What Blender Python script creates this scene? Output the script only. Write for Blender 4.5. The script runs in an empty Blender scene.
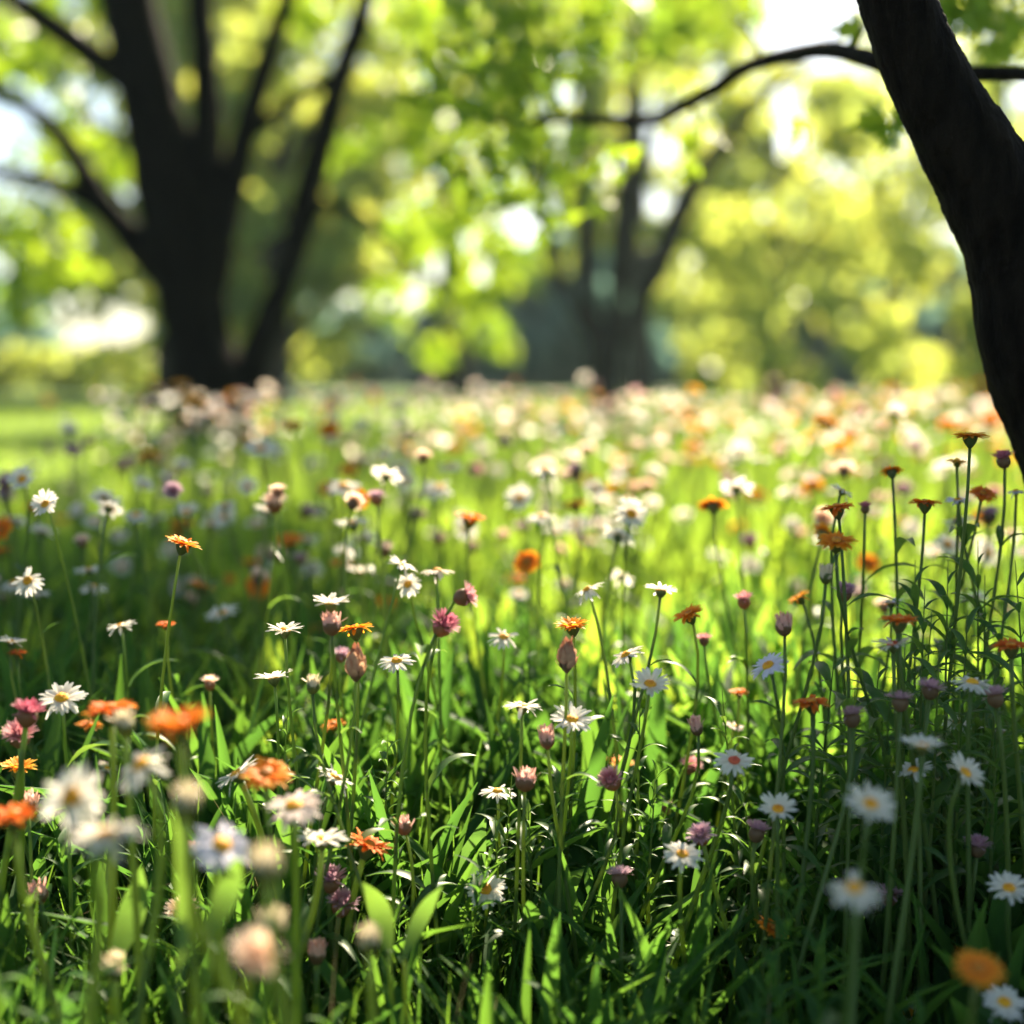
import bpy, math, random
import numpy as np
from mathutils import Vector, Matrix, noise

random.seed(7)
rng = np.random.default_rng(7)
R = math.radians
scene = bpy.context.scene
COL = scene.collection

# ------------------------------------------------------------------ camera
CAM_H, PITCH, FPX = 0.74, R(5.5), 1422.0
FOCUS = 1.50
cam_data = bpy.data.cameras.new('camera')
cam = bpy.data.objects.new('camera', cam_data)
COL.objects.link(cam)
cam_data.sensor_width = 36
cam_data.lens = FPX / 1024 * 36
cam_data.clip_start = 0.02
cam_data.clip_end = 2000
cam.location = (0, 0, CAM_H)
cam.rotation_euler = (R(90) - PITCH, 0, 0)
cam_data.dof.use_dof = True
cam_data.dof.focus_distance = FOCUS
cam_data.dof.aperture_fstop = 1.7
scene.camera = cam

# ------------------------------------------------------------------ sky, sun, exposure
SUN_EL, SUN_AZ = R(36), R(18)
world = bpy.data.worlds.new('World')
scene.world = world
world.use_nodes = True
wn = world.node_tree
for n in list(wn.nodes):
    wn.nodes.remove(n)
sky = wn.nodes.new('ShaderNodeTexSky')
sky.sky_type = 'NISHITA'
sky.sun_disc = False
sky.sun_elevation = SUN_EL
sky.sun_rotation = SUN_AZ
sky.dust_density = 1.0
bg = wn.nodes.new('ShaderNodeBackground')
bg.inputs['Strength'].default_value = 0.05
wo = wn.nodes.new('ShaderNodeOutputWorld')
wn.links.new(sky.outputs[0], bg.inputs[0])
wn.links.new(bg.outputs[0], wo.inputs[0])

SUN = Vector((math.sin(SUN_AZ) * math.cos(SUN_EL), math.cos(SUN_AZ) * math.cos(SUN_EL), math.sin(SUN_EL)))
sl = bpy.data.lights.new('sun', 'SUN')
sl.energy = 5.0
sl.angle = R(0.53)
sl.color = (1.0, 0.86, 0.62)
so = bpy.data.objects.new('sun', sl)
so.rotation_euler = SUN.to_track_quat('Z', 'Y').to_euler()
so.location = (3, 6, 12)
COL.objects.link(so)

scene.view_settings.view_transform = 'Standard'
scene.view_settings.look = 'None'
scene.view_settings.exposure = 2.25
scene.view_settings.gamma = 1.0
scene.cycles.use_denoising = True
scene.cycles.max_bounces = 8
scene.cycles.diffuse_bounces = 4
scene.cycles.glossy_bounces = 2
scene.cycles.transmission_bounces = 5
scene.cycles.transparent_max_bounces = 4
scene.cycles.sample_clamp_indirect = 6
scene.cycles.caustics_reflective = False
scene.cycles.caustics_refractive = False


def P(px, py, Y):
    """world point on the sight line of photo pixel (px, py) at distance Y."""
    dx, dy = (px - 512) / FPX, -(py - 512) / FPX
    c, s = math.cos(PITCH), math.sin(PITCH)
    v = Vector((dx, c + dy * s, -s + dy * c))
    v *= Y / v.y
    return Vector((v.x, v.y, CAM_H + v.z))


# ------------------------------------------------------------------ materials
def new_mat(name):
    m = bpy.data.materials.new(name)
    m.use_nodes = True
    nt = m.node_tree
    for n in list(nt.nodes):
        nt.nodes.remove(n)
    out = nt.nodes.new('ShaderNodeOutputMaterial')
    return m, nt, out


def leaf_mat(name, ca, cb, tr, mix=0.45, rough=0.42, spec=0.4, island=True, vein=False):
    """leafy material: reflecting colour between ca and cb, light shining through in colour tr."""
    m, nt, out = new_mat(name)
    N, L = nt.nodes, nt.links
    rnd = N.new('ShaderNodeNewGeometry')
    oi = N.new('ShaderNodeObjectInfo')
    src = rnd.outputs['Random Per Island'] if island else oi.outputs['Random']
    tc = N.new('ShaderNodeTexCoord')
    nz = N.new('ShaderNodeTexNoise')
    nz.inputs['Scale'].default_value = 60 if vein else 7
    nz.inputs['Detail'].default_value = 3
    L.new(tc.outputs['Object'], nz.inputs['Vector'])
    add = N.new('ShaderNodeMath'); add.operation = 'MULTIPLY_ADD'
    L.new(nz.outputs['Fac'], add.inputs[0]); add.inputs[1].default_value = 0.5
    sub = N.new('ShaderNodeMath'); sub.operation = 'MULTIPLY_ADD'
    L.new(src, sub.inputs[0]); sub.inputs[1].default_value = 0.9; sub.inputs[2].default_value = -0.2
    L.new(sub.outputs[0], add.inputs[2])
    mx = N.new('ShaderNodeMix'); mx.data_type = 'RGBA'
    L.new(add.outputs[0], mx.inputs['Factor'])
    mx.inputs['A'].default_value = (*ca, 1); mx.inputs['B'].default_value = (*cb, 1)
    mt = N.new('ShaderNodeMix'); mt.data_type = 'RGBA'
    L.new(add.outputs[0], mt.inputs['Factor'])
    mt.inputs['A'].default_value = (tr[0] * .7, tr[1] * .8, tr[2], 1); mt.inputs['B'].default_value = (min(1, tr[0] * 1.25), tr[1] * 1.1, tr[2], 1)
    bs = N.new('ShaderNodeBsdfPrincipled')
    bs.inputs['Roughness'].default_value = rough
    bs.inputs['Specular IOR Level'].default_value = spec
    L.new(mx.outputs['Result'], bs.inputs['Base Color'])
    tl = N.new('ShaderNodeBsdfTranslucent')
    L.new(mt.outputs['Result'], tl.inputs['Color'])
    ms = N.new('ShaderNodeMixShader'); ms.inputs[0].default_value = mix
    L.new(bs.outputs[0], ms.inputs[1]); L.new(tl.outputs[0], ms.inputs[2])
    L.new(ms.outputs[0], out.inputs['Surface'])
    return m


def petal_mat(name, ca, cb, mix=0.4, r0=0.004, r1=0.020):
    """petal: colour ca near the centre, cb at the tip, thin enough to glow when lit from behind."""
    m, nt, out = new_mat(name)
    N, L = nt.nodes, nt.links
    tc = N.new('ShaderNodeTexCoord')
    sep = N.new('ShaderNodeSeparateXYZ'); L.new(tc.outputs['Object'], sep.inputs[0])
    cmb = N.new('ShaderNodeCombineXYZ')
    L.new(sep.outputs[0], cmb.inputs[0]); L.new(sep.outputs[1], cmb.inputs[1])
    ln = N.new('ShaderNodeVectorMath'); ln.operation = 'LENGTH'; L.new(cmb.outputs[0], ln.inputs[0])
    mr = N.new('ShaderNodeMapRange')
    L.new(ln.outputs['Value'], mr.inputs[0]); mr.inputs[1].default_value = r0; mr.inputs[2].default_value = r1
    oi = N.new('ShaderNodeObjectInfo')
    nz = N.new('ShaderNodeTexNoise'); nz.inputs['Scale'].default_value = 260
    L.new(tc.outputs['Object'], nz.inputs['Vector'])
    ad = N.new('ShaderNodeMath'); ad.operation = 'MULTIPLY_ADD'
    L.new(nz.outputs['Fac'], ad.inputs[0]); ad.inputs[1].default_value = 0.45
    L.new(mr.outputs[0], ad.inputs[2])
    sb = N.new('ShaderNodeMath'); sb.operation = 'MULTIPLY_ADD'
    L.new(oi.outputs['Random'], sb.inputs[0]); sb.inputs[1].default_value = 0.4
    ad2 = N.new('ShaderNodeMath'); ad2.operation = 'SUBTRACT'
    L.new(ad.outputs[0], ad2.inputs[0]); ad2.inputs[1].default_value = 0.4
    L.new(ad2.outputs[0], sb.inputs[2])
    mx = N.new('ShaderNodeMix'); mx.data_type = 'RGBA'; mx.clamp_factor = True
    L.new(sb.outputs[0], mx.inputs['Factor'])
    mx.inputs['A'].default_value = (*ca, 1); mx.inputs['B'].default_value = (*cb, 1)
    bs = N.new('ShaderNodeBsdfPrincipled')
    bs.inputs['Roughness'].default_value = 0.6; bs.inputs['Specular IOR Level'].default_value = 0.25
    L.new(mx.outputs['Result'], bs.inputs['Base Color'])
    tl = N.new('ShaderNodeBsdfTranslucent'); L.new(mx.outputs['Result'], tl.inputs['Color'])
    ms = N.new('ShaderNodeMixShader'); ms.inputs[0].default_value = mix
    L.new(bs.outputs[0], ms.inputs[1]); L.new(tl.outputs[0], ms.inputs[2])
    L.new(ms.outputs[0], out.inputs['Surface'])
    return m


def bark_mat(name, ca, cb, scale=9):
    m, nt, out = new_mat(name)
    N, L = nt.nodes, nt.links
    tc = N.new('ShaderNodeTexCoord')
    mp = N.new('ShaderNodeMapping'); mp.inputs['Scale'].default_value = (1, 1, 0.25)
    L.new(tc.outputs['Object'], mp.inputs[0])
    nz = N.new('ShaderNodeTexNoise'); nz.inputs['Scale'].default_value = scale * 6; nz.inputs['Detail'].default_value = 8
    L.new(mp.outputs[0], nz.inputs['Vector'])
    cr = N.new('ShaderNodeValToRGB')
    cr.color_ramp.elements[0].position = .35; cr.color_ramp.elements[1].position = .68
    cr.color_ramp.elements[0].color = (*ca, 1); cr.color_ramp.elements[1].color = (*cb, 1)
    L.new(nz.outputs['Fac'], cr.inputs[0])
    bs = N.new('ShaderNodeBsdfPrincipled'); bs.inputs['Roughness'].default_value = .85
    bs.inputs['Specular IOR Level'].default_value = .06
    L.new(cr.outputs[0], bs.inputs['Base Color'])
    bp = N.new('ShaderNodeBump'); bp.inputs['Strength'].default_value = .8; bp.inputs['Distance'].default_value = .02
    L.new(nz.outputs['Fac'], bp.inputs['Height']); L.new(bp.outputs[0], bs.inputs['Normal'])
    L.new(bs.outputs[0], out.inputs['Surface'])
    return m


M = {
    'tall_grass': leaf_mat('tall_grass', (.035, .115, .022), (.065, .155, .03), (.38, .58, .05), .55, .5, .25),  # sunlit pool put into the colour: brighter and yellower than the near grass
    'straw': leaf_mat('dry_straw', (.22, .17, .08), (.34, .27, .13), (.40, .32, .14), .4, .6, .2),
    'grass': leaf_mat('grass_blade', (.032, .08, .018), (.055, .11, .022), (.16, .33, .030), .5, .6, .14),
    'lawn': leaf_mat('lawn_blade', (.06, .12, .02), (.09, .16, .025), (.36, .54, .06), .55, .5),
    'herb': leaf_mat('herb_leaf', (.028, .085, .020), (.042, .112, .028), (.125, .285, .030), .46, .6, .14),
    'leaf': leaf_mat('flower_leaf', (.03, .085, .022), (.05, .12, .028), (.18, .34, .045), .42, .45, .3, island=False, vein=True),
    'stem': leaf_mat('flower_stem', (.07, .13, .03), (.11, .17, .045), (.30, .42, .06), .42, .42, island=False, vein=True),
    'calyx': leaf_mat('calyx_green', (.08, .12, .035), (.13, .16, .05), (.34, .38, .07), .4, .5, island=False, vein=True),
    'calyx_brown': leaf_mat('calyx_brown', (.14, .09, .045), (.20, .13, .07), (.42, .24, .10), .4, .5, island=False, vein=True),
    'white': petal_mat('petal_white', (.84, .78, .68), (.86, .83, .79), .56),
    'blush': petal_mat('petal_blush', (.86, .80, .72), (.86, .70, .66), .56),
    'lavender': petal_mat('petal_lavender', (.80, .76, .80), (.72, .69, .82), .45),
    'orange': petal_mat('petal_orange', (.78, .20, .010), (.88, .40, .03), .5),
    'red_orange': petal_mat('petal_red_orange', (.70, .13, .012), (.87, .29, .03), .48),
    'amber': petal_mat('petal_amber', (.82, .34, .02), (.90, .54, .07), .56),
    'pink': petal_mat('petal_pink', (.56, .20, .22), (.80, .48, .50), .45, 0, .016),
    'magenta': petal_mat('petal_magenta', (.42, .08, .13), (.64, .25, .33), .42, 0, .016),
    'mauve': petal_mat('petal_mauve', (.42, .21, .28), (.64, .45, .52), .42, 0, .016),
    'peach': petal_mat('petal_peach', (.86, .58, .40), (.89, .76, .65), .56, 0, .018),
    'disc': petal_mat('disc_yellow', (.62, .20, .01), (.82, .42, .02), .1, 0, .006),
    'disc_red': petal_mat('disc_red', (.42, .05, .03), (.62, .13, .06), .1, 0, .006),
    'disc_brown': petal_mat('disc_brown', (.36, .12, .02), (.66, .26, .02), .1, 0, .006),
    'bud': petal_mat('bud_cream', (.36, .31, .14), (.74, .63, .44), .35, 0, .006),
    'bud_pink': petal_mat('bud_pink', (.48, .20, .14), (.80, .48, .40), .35, 0, .006),
    'bud_red': petal_mat('bud_red', (.38, .14, .08), (.62, .32, .18), .3, 0, .007),
    'scale': petal_mat('bud_scale', (.30, .11, .06), (.74, .46, .28), .4, .004, .0105),
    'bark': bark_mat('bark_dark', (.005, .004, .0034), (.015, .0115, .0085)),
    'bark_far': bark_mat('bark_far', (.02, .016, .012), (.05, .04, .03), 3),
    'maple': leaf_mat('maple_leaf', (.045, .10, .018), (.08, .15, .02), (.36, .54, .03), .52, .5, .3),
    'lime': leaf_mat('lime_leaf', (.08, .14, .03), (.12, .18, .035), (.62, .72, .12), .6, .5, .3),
    'shade': leaf_mat('shade_tinted_leaf', (.05, .11, .095), (.07, .12, .10), (.22, .42, .32), .5, .55, .3),  # teal of shade and haze painted into the far wood's leaves
}

# ------------------------------------------------------------------ mesh helpers
def np_mesh(name, V, F, mat, parent=None, smooth=True):
    """one mesh object from vertex array V (n,3) and face array F (m,k) of one face size."""
    me = bpy.data.meshes.new(name)
    V = np.asarray(V, np.float32).reshape(-1, 3)
    F = np.asarray(F, np.int32)
    m, k = F.shape
    me.vertices.add(len(V)); me.vertices.foreach_set('co', V.ravel())
    me.loops.add(m * k); me.loops.foreach_set('vertex_index', F.ravel())
    me.polygons.add(m)
    me.polygons.foreach_set('loop_start', np.arange(m, dtype=np.int32) * k)
    me.polygons.foreach_set('loop_total', np.full(m, k, np.int32))
    if smooth:
        me.polygons.foreach_set('use_smooth', np.ones(m, bool))
    me.update(calc_edges=True)
    me.materials.append(mat)
    o = bpy.data.objects.new(name, me)
    COL.objects.link(o)
    o.parent = parent
    return o


def py_mesh(name, V, F, mat, parent=None, smooth=True):
    me = bpy.data.meshes.new(name)
    me.from_pydata([tuple(v) for v in V], [], F)
    if smooth:
        me.polygons.foreach_set('use_smooth', [True] * len(me.polygons))
    me.materials.append(mat)
    me.update()
    o = bpy.data.objects.new(name, me)
    COL.objects.link(o)
    o.parent = parent
    return o


def smooth_path(pts, rad, n):
    """Catmull-Rom through pts (Vectors) with radii, n samples per span."""
    Q, W = [], []
    ext = [pts[0] * 2 - pts[1]] + list(pts) + [pts[-1] * 2 - pts[-2]]
    for i in range(len(pts) - 1):
        a, b, c, d = ext[i:i + 4]
        for j in range(n):
            t = j / n
            Q.append(.5 * ((2 * b) + (c - a) * t + (2 * a - 5 * b + 4 * c - d) * t * t + (3 * b - a - 3 * c + d) * t ** 3))
            W.append(rad[i] + (rad[i + 1] - rad[i]) * t)
    Q.append(pts[-1].copy()); W.append(rad[-1])
    return Q, W


def tube_geo(path, rad, sides, rough=0.0, seed=0, ripple=3.0):
    V, F = [], []
    n = len(path)
    ref = Vector((0.3, -1, 0.1)).normalized()
    for i, p in enumerate(path):
        t = (path[min(i + 1, n - 1)] - path[max(i - 1, 0)]).normalized()
        u = ref - t * ref.dot(t)
        if u.length < 1e-4:
            u = Vector((1, 0, 0)) - t * t.x
        u.normalize(); ref = u
        w = t.cross(u)
        for k in range(sides):
            a = 2 * math.pi * k / sides
            d = u * math.cos(a) + w * math.sin(a)
            r = rad[i]
            if rough:
                q = p + d * r
                r *= 1 + rough * noise.noise(Vector((q.x * ripple / max(r, .01) * .5 + seed, q.y * ripple / max(r, .01) * .5, q.z * ripple / max(r, .01) * .16))) \
                    + rough * .5 * noise.noise(q * (4.5 / max(r, .01)) + Vector((seed, 0, 0)))
            V.append(p + d * r)
    for i in range(n - 1):
        for k in range(sides):
            k2 = (k + 1) % sides
            F.append((i * sides + k, i * sides + k2, (i + 1) * sides + k2, (i + 1) * sides + k))
    F.append(tuple(range(sides - 1, -1, -1)))
    F.append(tuple((n - 1) * sides + k for k in range(sides)))
    return V, F


def tube(name, pts, rad, mat, parent=None, sides=14, n=8, rough=0.10, seed=0):
    q, w = smooth_path([Vector(p) for p in pts], rad, n)
    V, F = tube_geo(q, w, sides, rough, seed)
    return py_mesh(name, V, F, mat, parent)


def tag(o, label=None, cat=None, group=None, kind=None):
    if label: o['label'] = label
    if cat: o['category'] = cat
    if group: o['group'] = group
    if kind: o['kind'] = kind
    return o


def empty(name, loc):
    o = bpy.data.objects.new(name, None)
    o.empty_display_size = .05
    o.location = loc
    COL.objects.link(o)
    return o


# ------------------------------------------------------------------ ground
def build_ground():
    m, nt, out = new_mat('ground_soil_and_turf')
    N, L = nt.nodes, nt.links
    tc = N.new('ShaderNodeTexCoord')
    n1 = N.new('ShaderNodeTexNoise'); n1.inputs['Scale'].default_value = 1.2; n1.inputs['Detail'].default_value = 6
    n2 = N.new('ShaderNodeTexNoise'); n2.inputs['Scale'].default_value = 45; n2.inputs['Detail'].default_value = 5
    L.new(tc.outputs['Object'], n1.inputs[0]); L.new(tc.outputs['Object'], n2.inputs[0])
    mx = N.new('ShaderNodeMix'); mx.data_type = 'RGBA'
    mx.inputs['A'].default_value = (.045, .095, .02, 1); mx.inputs['B'].default_value = (.09, .15, .03, 1)
    L.new(n1.outputs['Fac'], mx.inputs['Factor'])
    so_ = N.new('ShaderNodeMix'); so_.data_type = 'RGBA'
    so_.inputs['A'].default_value = (.022, .026, .012, 1); so_.inputs['B'].default_value = (.04, .05, .02, 1)
    L.new(n2.outputs['Fac'], so_.inputs['Factor'])
    sep = N.new('ShaderNodeSeparateXYZ'); L.new(tc.outputs['Object'], sep.inputs[0])
    mr = N.new('ShaderNodeMapRange'); L.new(sep.outputs[1], mr.inputs[0])
    mr.inputs[1].default_value = 6.0; mr.inputs[2].default_value = 10.0
    fin = N.new('ShaderNodeMix'); fin.data_type = 'RGBA'
    L.new(mr.outputs[0], fin.inputs['Factor'])
    L.new(so_.outputs['Result'], fin.inputs['A']); L.new(mx.outputs['Result'], fin.inputs['B'])
    bs = N.new('ShaderNodeBsdfPrincipled'); bs.inputs['Roughness'].default_value = .9
    bs.inputs['Specular IOR Level'].default_value = .15
    L.new(fin.outputs['Result'], bs.inputs['Base Color'])
    bp = N.new('ShaderNodeBump'); bp.inputs['Strength'].default_value = .6; bp.inputs['Distance'].default_value = .03
    L.new(n2.outputs['Fac'], bp.inputs['Height']); L.new(bp.outputs[0], bs.inputs['Normal'])
    L.new(bs.outputs[0], out.inputs['Surface'])
    # one sheet, gently uneven near the camera
    xs = np.concatenate([np.linspace(-150, -12, 14), np.linspace(-10, 10, 41), np.linspace(12, 150, 14)])
    ys = np.concatenate([np.linspace(-40, -4, 5), np.linspace(-3, 16, 39), np.linspace(18, 240, 24)])
    X, Y = np.meshgrid(xs, ys)
    Z = .012 * np.sin(X * 2.1 + 1) * np.cos(Y * 1.7) * (np.abs(X) < 11) * (Y < 17) - .012
    V = np.stack([X, Y, Z], -1).reshape(-1, 3)
    nx = len(xs)
    ii, jj = np.meshgrid(np.arange(nx - 1), np.arange(len(ys) - 1))
    a = (jj * nx + ii).ravel()
    F = np.stack([a, a + 1, a + 1 + nx, a + nx], -1)
    tag(np_mesh('ground', V, F, m), 'flat park ground of turf and dark soil under the meadow', kind='structure')


build_ground()


def build_haze(density):
    m, nt, out = new_mat('pale_air')
    v = nt.nodes.new('ShaderNodeVolumePrincipled')
    v.inputs['Color'].default_value = (.64, .88, .90, 1)
    v.inputs['Density'].default_value = density
    v.inputs['Anisotropy'].default_value = .3
    nt.links.new(v.outputs[0], out.inputs['Volume'])
    x0, x1, y0, y1, z0, z1 = -155, 155, -45, 245, -1.1, 24
    V = [(x, y, z) for z in (z0, z1) for y in (y0, y1) for x in (x0, x1)]
    F = [(0, 2, 3, 1), (4, 5, 7, 6), (0, 1, 5, 4), (1, 3, 7, 5), (3, 2, 6, 7), (2, 0, 4, 6)]
    tag(py_mesh('haze', V, F, m, smooth=False), 'pale sunlit air between the meadow and the wood', kind='stuff')


build_haze(.0004)

# ------------------------------------------------------------------ trees
def crown_geo(clumps, size, lobed, flat=.45, droop=.0):
    """leaves: clumps of (centre, radius, count). Returns V, F with one flat face per leaf."""
    Cs, Rs, Ns = zip(*clumps)
    N = int(sum(Ns))
    cen = np.repeat(np.array([tuple(c) for c in Cs]), Ns, 0)
    rad = np.repeat(np.array(Rs), Ns)[:, None]
    d = rng.normal(size=(N, 3)); d /= np.linalg.norm(d, axis=1)[:, None]
    rr = rng.random((N, 1)) ** .45
    pos = cen + d * rr * rad * np.array([1, 1, .72])
    nrm = rng.normal(size=(N, 3)) * np.array([1, 1, .6]); nrm[:, 2] += flat
    nrm /= np.linalg.norm(nrm, axis=1)[:, None]
    t = rng.normal(size=(N, 3)); t[:, 2] -= droop
    t -= nrm * (t * nrm).sum(1)[:, None]; t /= np.linalg.norm(t, axis=1)[:, None]
    b = np.cross(nrm, t)
    s = size * (.6 + .8 * rng.random((N, 1)))
    if lobed:
        prof = np.array([(0, 0), (.18, .30), (.50, .42), (.36, .18), (.62, .26), (.62, .10), (1.0, 0), (.62, -.10), (.62, -.26), (.36, -.18), (.50, -.42), (.18, -.30)])
    else:
        prof = np.array([(0, 0), (.22, .24), (.55, .28), (1.0, 0), (.55, -.28), (.22, -.24)])
    k = len(prof)
    cup = (np.abs(prof[:, 1]) * .5 - prof[:, 0] ** 2 * .25)
    V = pos[:, None] + s[:, None] * (prof[None, :, 0:1] * t[:, None] + prof[None, :, 1:2] * b[:, None] + cup[None, :, None] * nrm[:, None])
    F = np.arange(N * k).reshape(N, k)
    return V.reshape(-1, 3), F


def along_sun(x, y, z, h):
    """point h metres higher than (x, y, z) on the line to the sun: what hangs there shades it."""
    p = Vector((x, y, z)) + SUN * (h / SUN.z)
    return p


def px_path(Y, rows):
    pts, rad = [], []
    for r in rows:
        y = r[3] if len(r) > 3 else Y
        pts.append(P(r[0], r[1], y)); rad.append(r[2] * y / FPX / 2)
    return pts, rad


# --- the near leaning tree
def right_tree():
    base = Vector((.86, 1.66, 0))
    t = tag(empty('leaning_tree', base), 'dark leaning tree trunk close by with a long bare branch reaching over the meadow', 'tree')
    inv = -base
    loc = lambda p: p + inv
    Y = 1.66
    pts, rad = px_path(Y, [(1037, 340, 112), (1028, 262, 118), (985, 178, 96), (945, 110, 82), (915, 50, 74), (893, -10, 70), (860, -110, 66), (845, -230, 60), (850, -380, 52)])
    pts = [Vector((.90, Y + .01, -.06)), Vector((.88, Y, .10)), Vector((.82, Y, .30)), P(1122, 560, Y), P(1076, 440, Y)] + pts
    rad = [.135, .105, .090, .078, .070] + rad
    q, w = smooth_path([loc(p) for p in pts], rad, 22)
    V, F = tube_geo(q, w, 72, .05, 3, 3.2)
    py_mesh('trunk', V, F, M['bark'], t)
    # second limb of the fork, going up and back out of view
    a = P(1040, 290, Y)
    top = along_sun(.55, 1.25, .3, 2.3)
    lp = [a, P(1075, 190, 1.70), P(1120, 60, 1.85), P(1150, -120, 2.2), (P(1150, -120, 2.2) + top) / 2 + Vector((0, 0, .1)), top]
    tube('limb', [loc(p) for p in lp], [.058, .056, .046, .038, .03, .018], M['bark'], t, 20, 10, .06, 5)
    # long bare branch swinging back over the meadow, behind the trunk
    pts, rad = px_path(2.6, [(1118, 60, 22, 1.86), (1070, 74, 17, 2.0), (1024, 74, 15, 2.15), (970, 74, 15, 2.25), (925, 76, 17, 2.35), (878, 62, 19, 2.4), (830, 50, 17, 2.65), (785, 56, 16, 2.9),
                             (745, 68, 15, 3.1), (715, 88, 14, 3.22), (680, 108, 13, 3.32), (650, 120, 12, 3.42), (600, 120, 10, 3.56), (560, 119, 8, 3.7), (515, 124, 6, 3.85), (470, 118, 3, 4.0)])
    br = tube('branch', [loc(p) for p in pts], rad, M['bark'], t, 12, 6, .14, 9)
    for k, (x0, y0, Y0, x1, y1, Y1) in enumerate([(850, 52, 2.52, 868, 10, 2.55), (690, 104, 3.29, 700, 150, 3.3), (590, 120, 3.58, 575, 175, 3.65), (760, 64, 3.02, 735, 20, 3.1), (545, 121, 3.75, 520, 60, 3.85)]):
        p, q_ = P(x0, y0, Y0), P(x1, y1, Y1)
        tube('twig', [loc(p), loc((p + q_) / 2 + Vector((.01, 0, .008))), loc(q_)], [.006, .004, .002], M['bark'], t, 7, 4, .1, k)
    cl = []
    for (x, y, Yc, r, n) in [(555, 60, 3.85, .20, 60), (600, 160, 3.62, .10, 18), (520, 130, 3.88, .20, 60), (480, 70, 4.05, .22, 60), (700, 140, 3.28, .055, 5), (500, 20, 3.8, .2, 50),
                             (870, 12, 2.5, .05, 6), (888, 125, 2.45, .05, 8), (560, 205, 3.7, .14, 28), (475, 170, 4.0, .18, 42),
                             (990, 10, 2.9, .12, 34), (960, -20, 2.8, .16, 40), (1035, 30, 3.0, .14, 30), (800, 135, 2.88, .04, 3), (690, 165, 3.3, .04, 3)]:
        cl.append((loc(P(x, y, Yc)), r, n))
    V0, F0 = crown_geo(cl, .058, True, .5, .4)
    cl = []
    # unseen crown clumps, added on the sun lines to shade the near meadow corner
    for (x, y, z, h, r, n) in [(.50, 1.00, .3, 2.2, .30, 150), (.78, 1.22, .3, 2.2, .34, 170), (.34, .80, .3, 2.1, .30, 150), (.95, 1.55, .3, 2.3, .34, 160), (.62, 1.42, .3, 2.2, .26, 120),
                               (.15, .70, .15, 2.1, .15, 70), (.48, 1.50, .60, 2.1, .16, 60), (.60, 1.62, .62, 2.1, .18, 70), (.42, 1.25, .2, 2.3, .22, 90), (.75, 1.8, .5, 2.3, .3, 90),
                               (1.2, 1.2, .3, 2.5, .5, 200), (1.4, 2.0, .3, 2.6, .5, 200), (.0, .74, .12, 2.2, .14, 90), (.30, 1.0, .2, 2.2, .15, 110), (.38, 1.18, .2, 2.2, .17, 130), (.42, 1.36, .25, 2.2, .2, 130),
                               (.22, .88, .15, 2.15, .15, 100), (.14, .88, .15, 2.2, .15, 100), (.5, 1.55, .35, 2.2, .18, 110), (.36, 1.46, .5, 2.1, .10, 50), (.40, 1.55, .58, 2.1, .12, 60)]:
        cl.append((loc(along_sun(x, y, z, h)), r, n))
    for (x, y, z, r, n) in [(.35, 1.75, 2.5, .4, 120), (.9, 2.3, 2.9, .5, 150), (.2, 2.3, 3.0, .4, 90)]:
        cl.append((loc(Vector((x, y, z))), r, n))
    # more unseen crown, added over and behind the viewpoint to block sky light
    for k in range(46):
        a = rng.random() * 6.283; rr = 3.0 * rng.random() ** .5
        cl.append((loc(Vector((.5 + rr * math.cos(a), -1.5 + rr * math.sin(a) * .95, 2.9 + 1.9 * rng.random()))), .6, 130))
    V, F = crown_geo(cl, .11, True, .5, .4)
    V, F = np.concatenate([V0, V]), np.concatenate([F0, F + len(V0)])
    np_mesh('crown', V, F, M['maple'], t)


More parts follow.
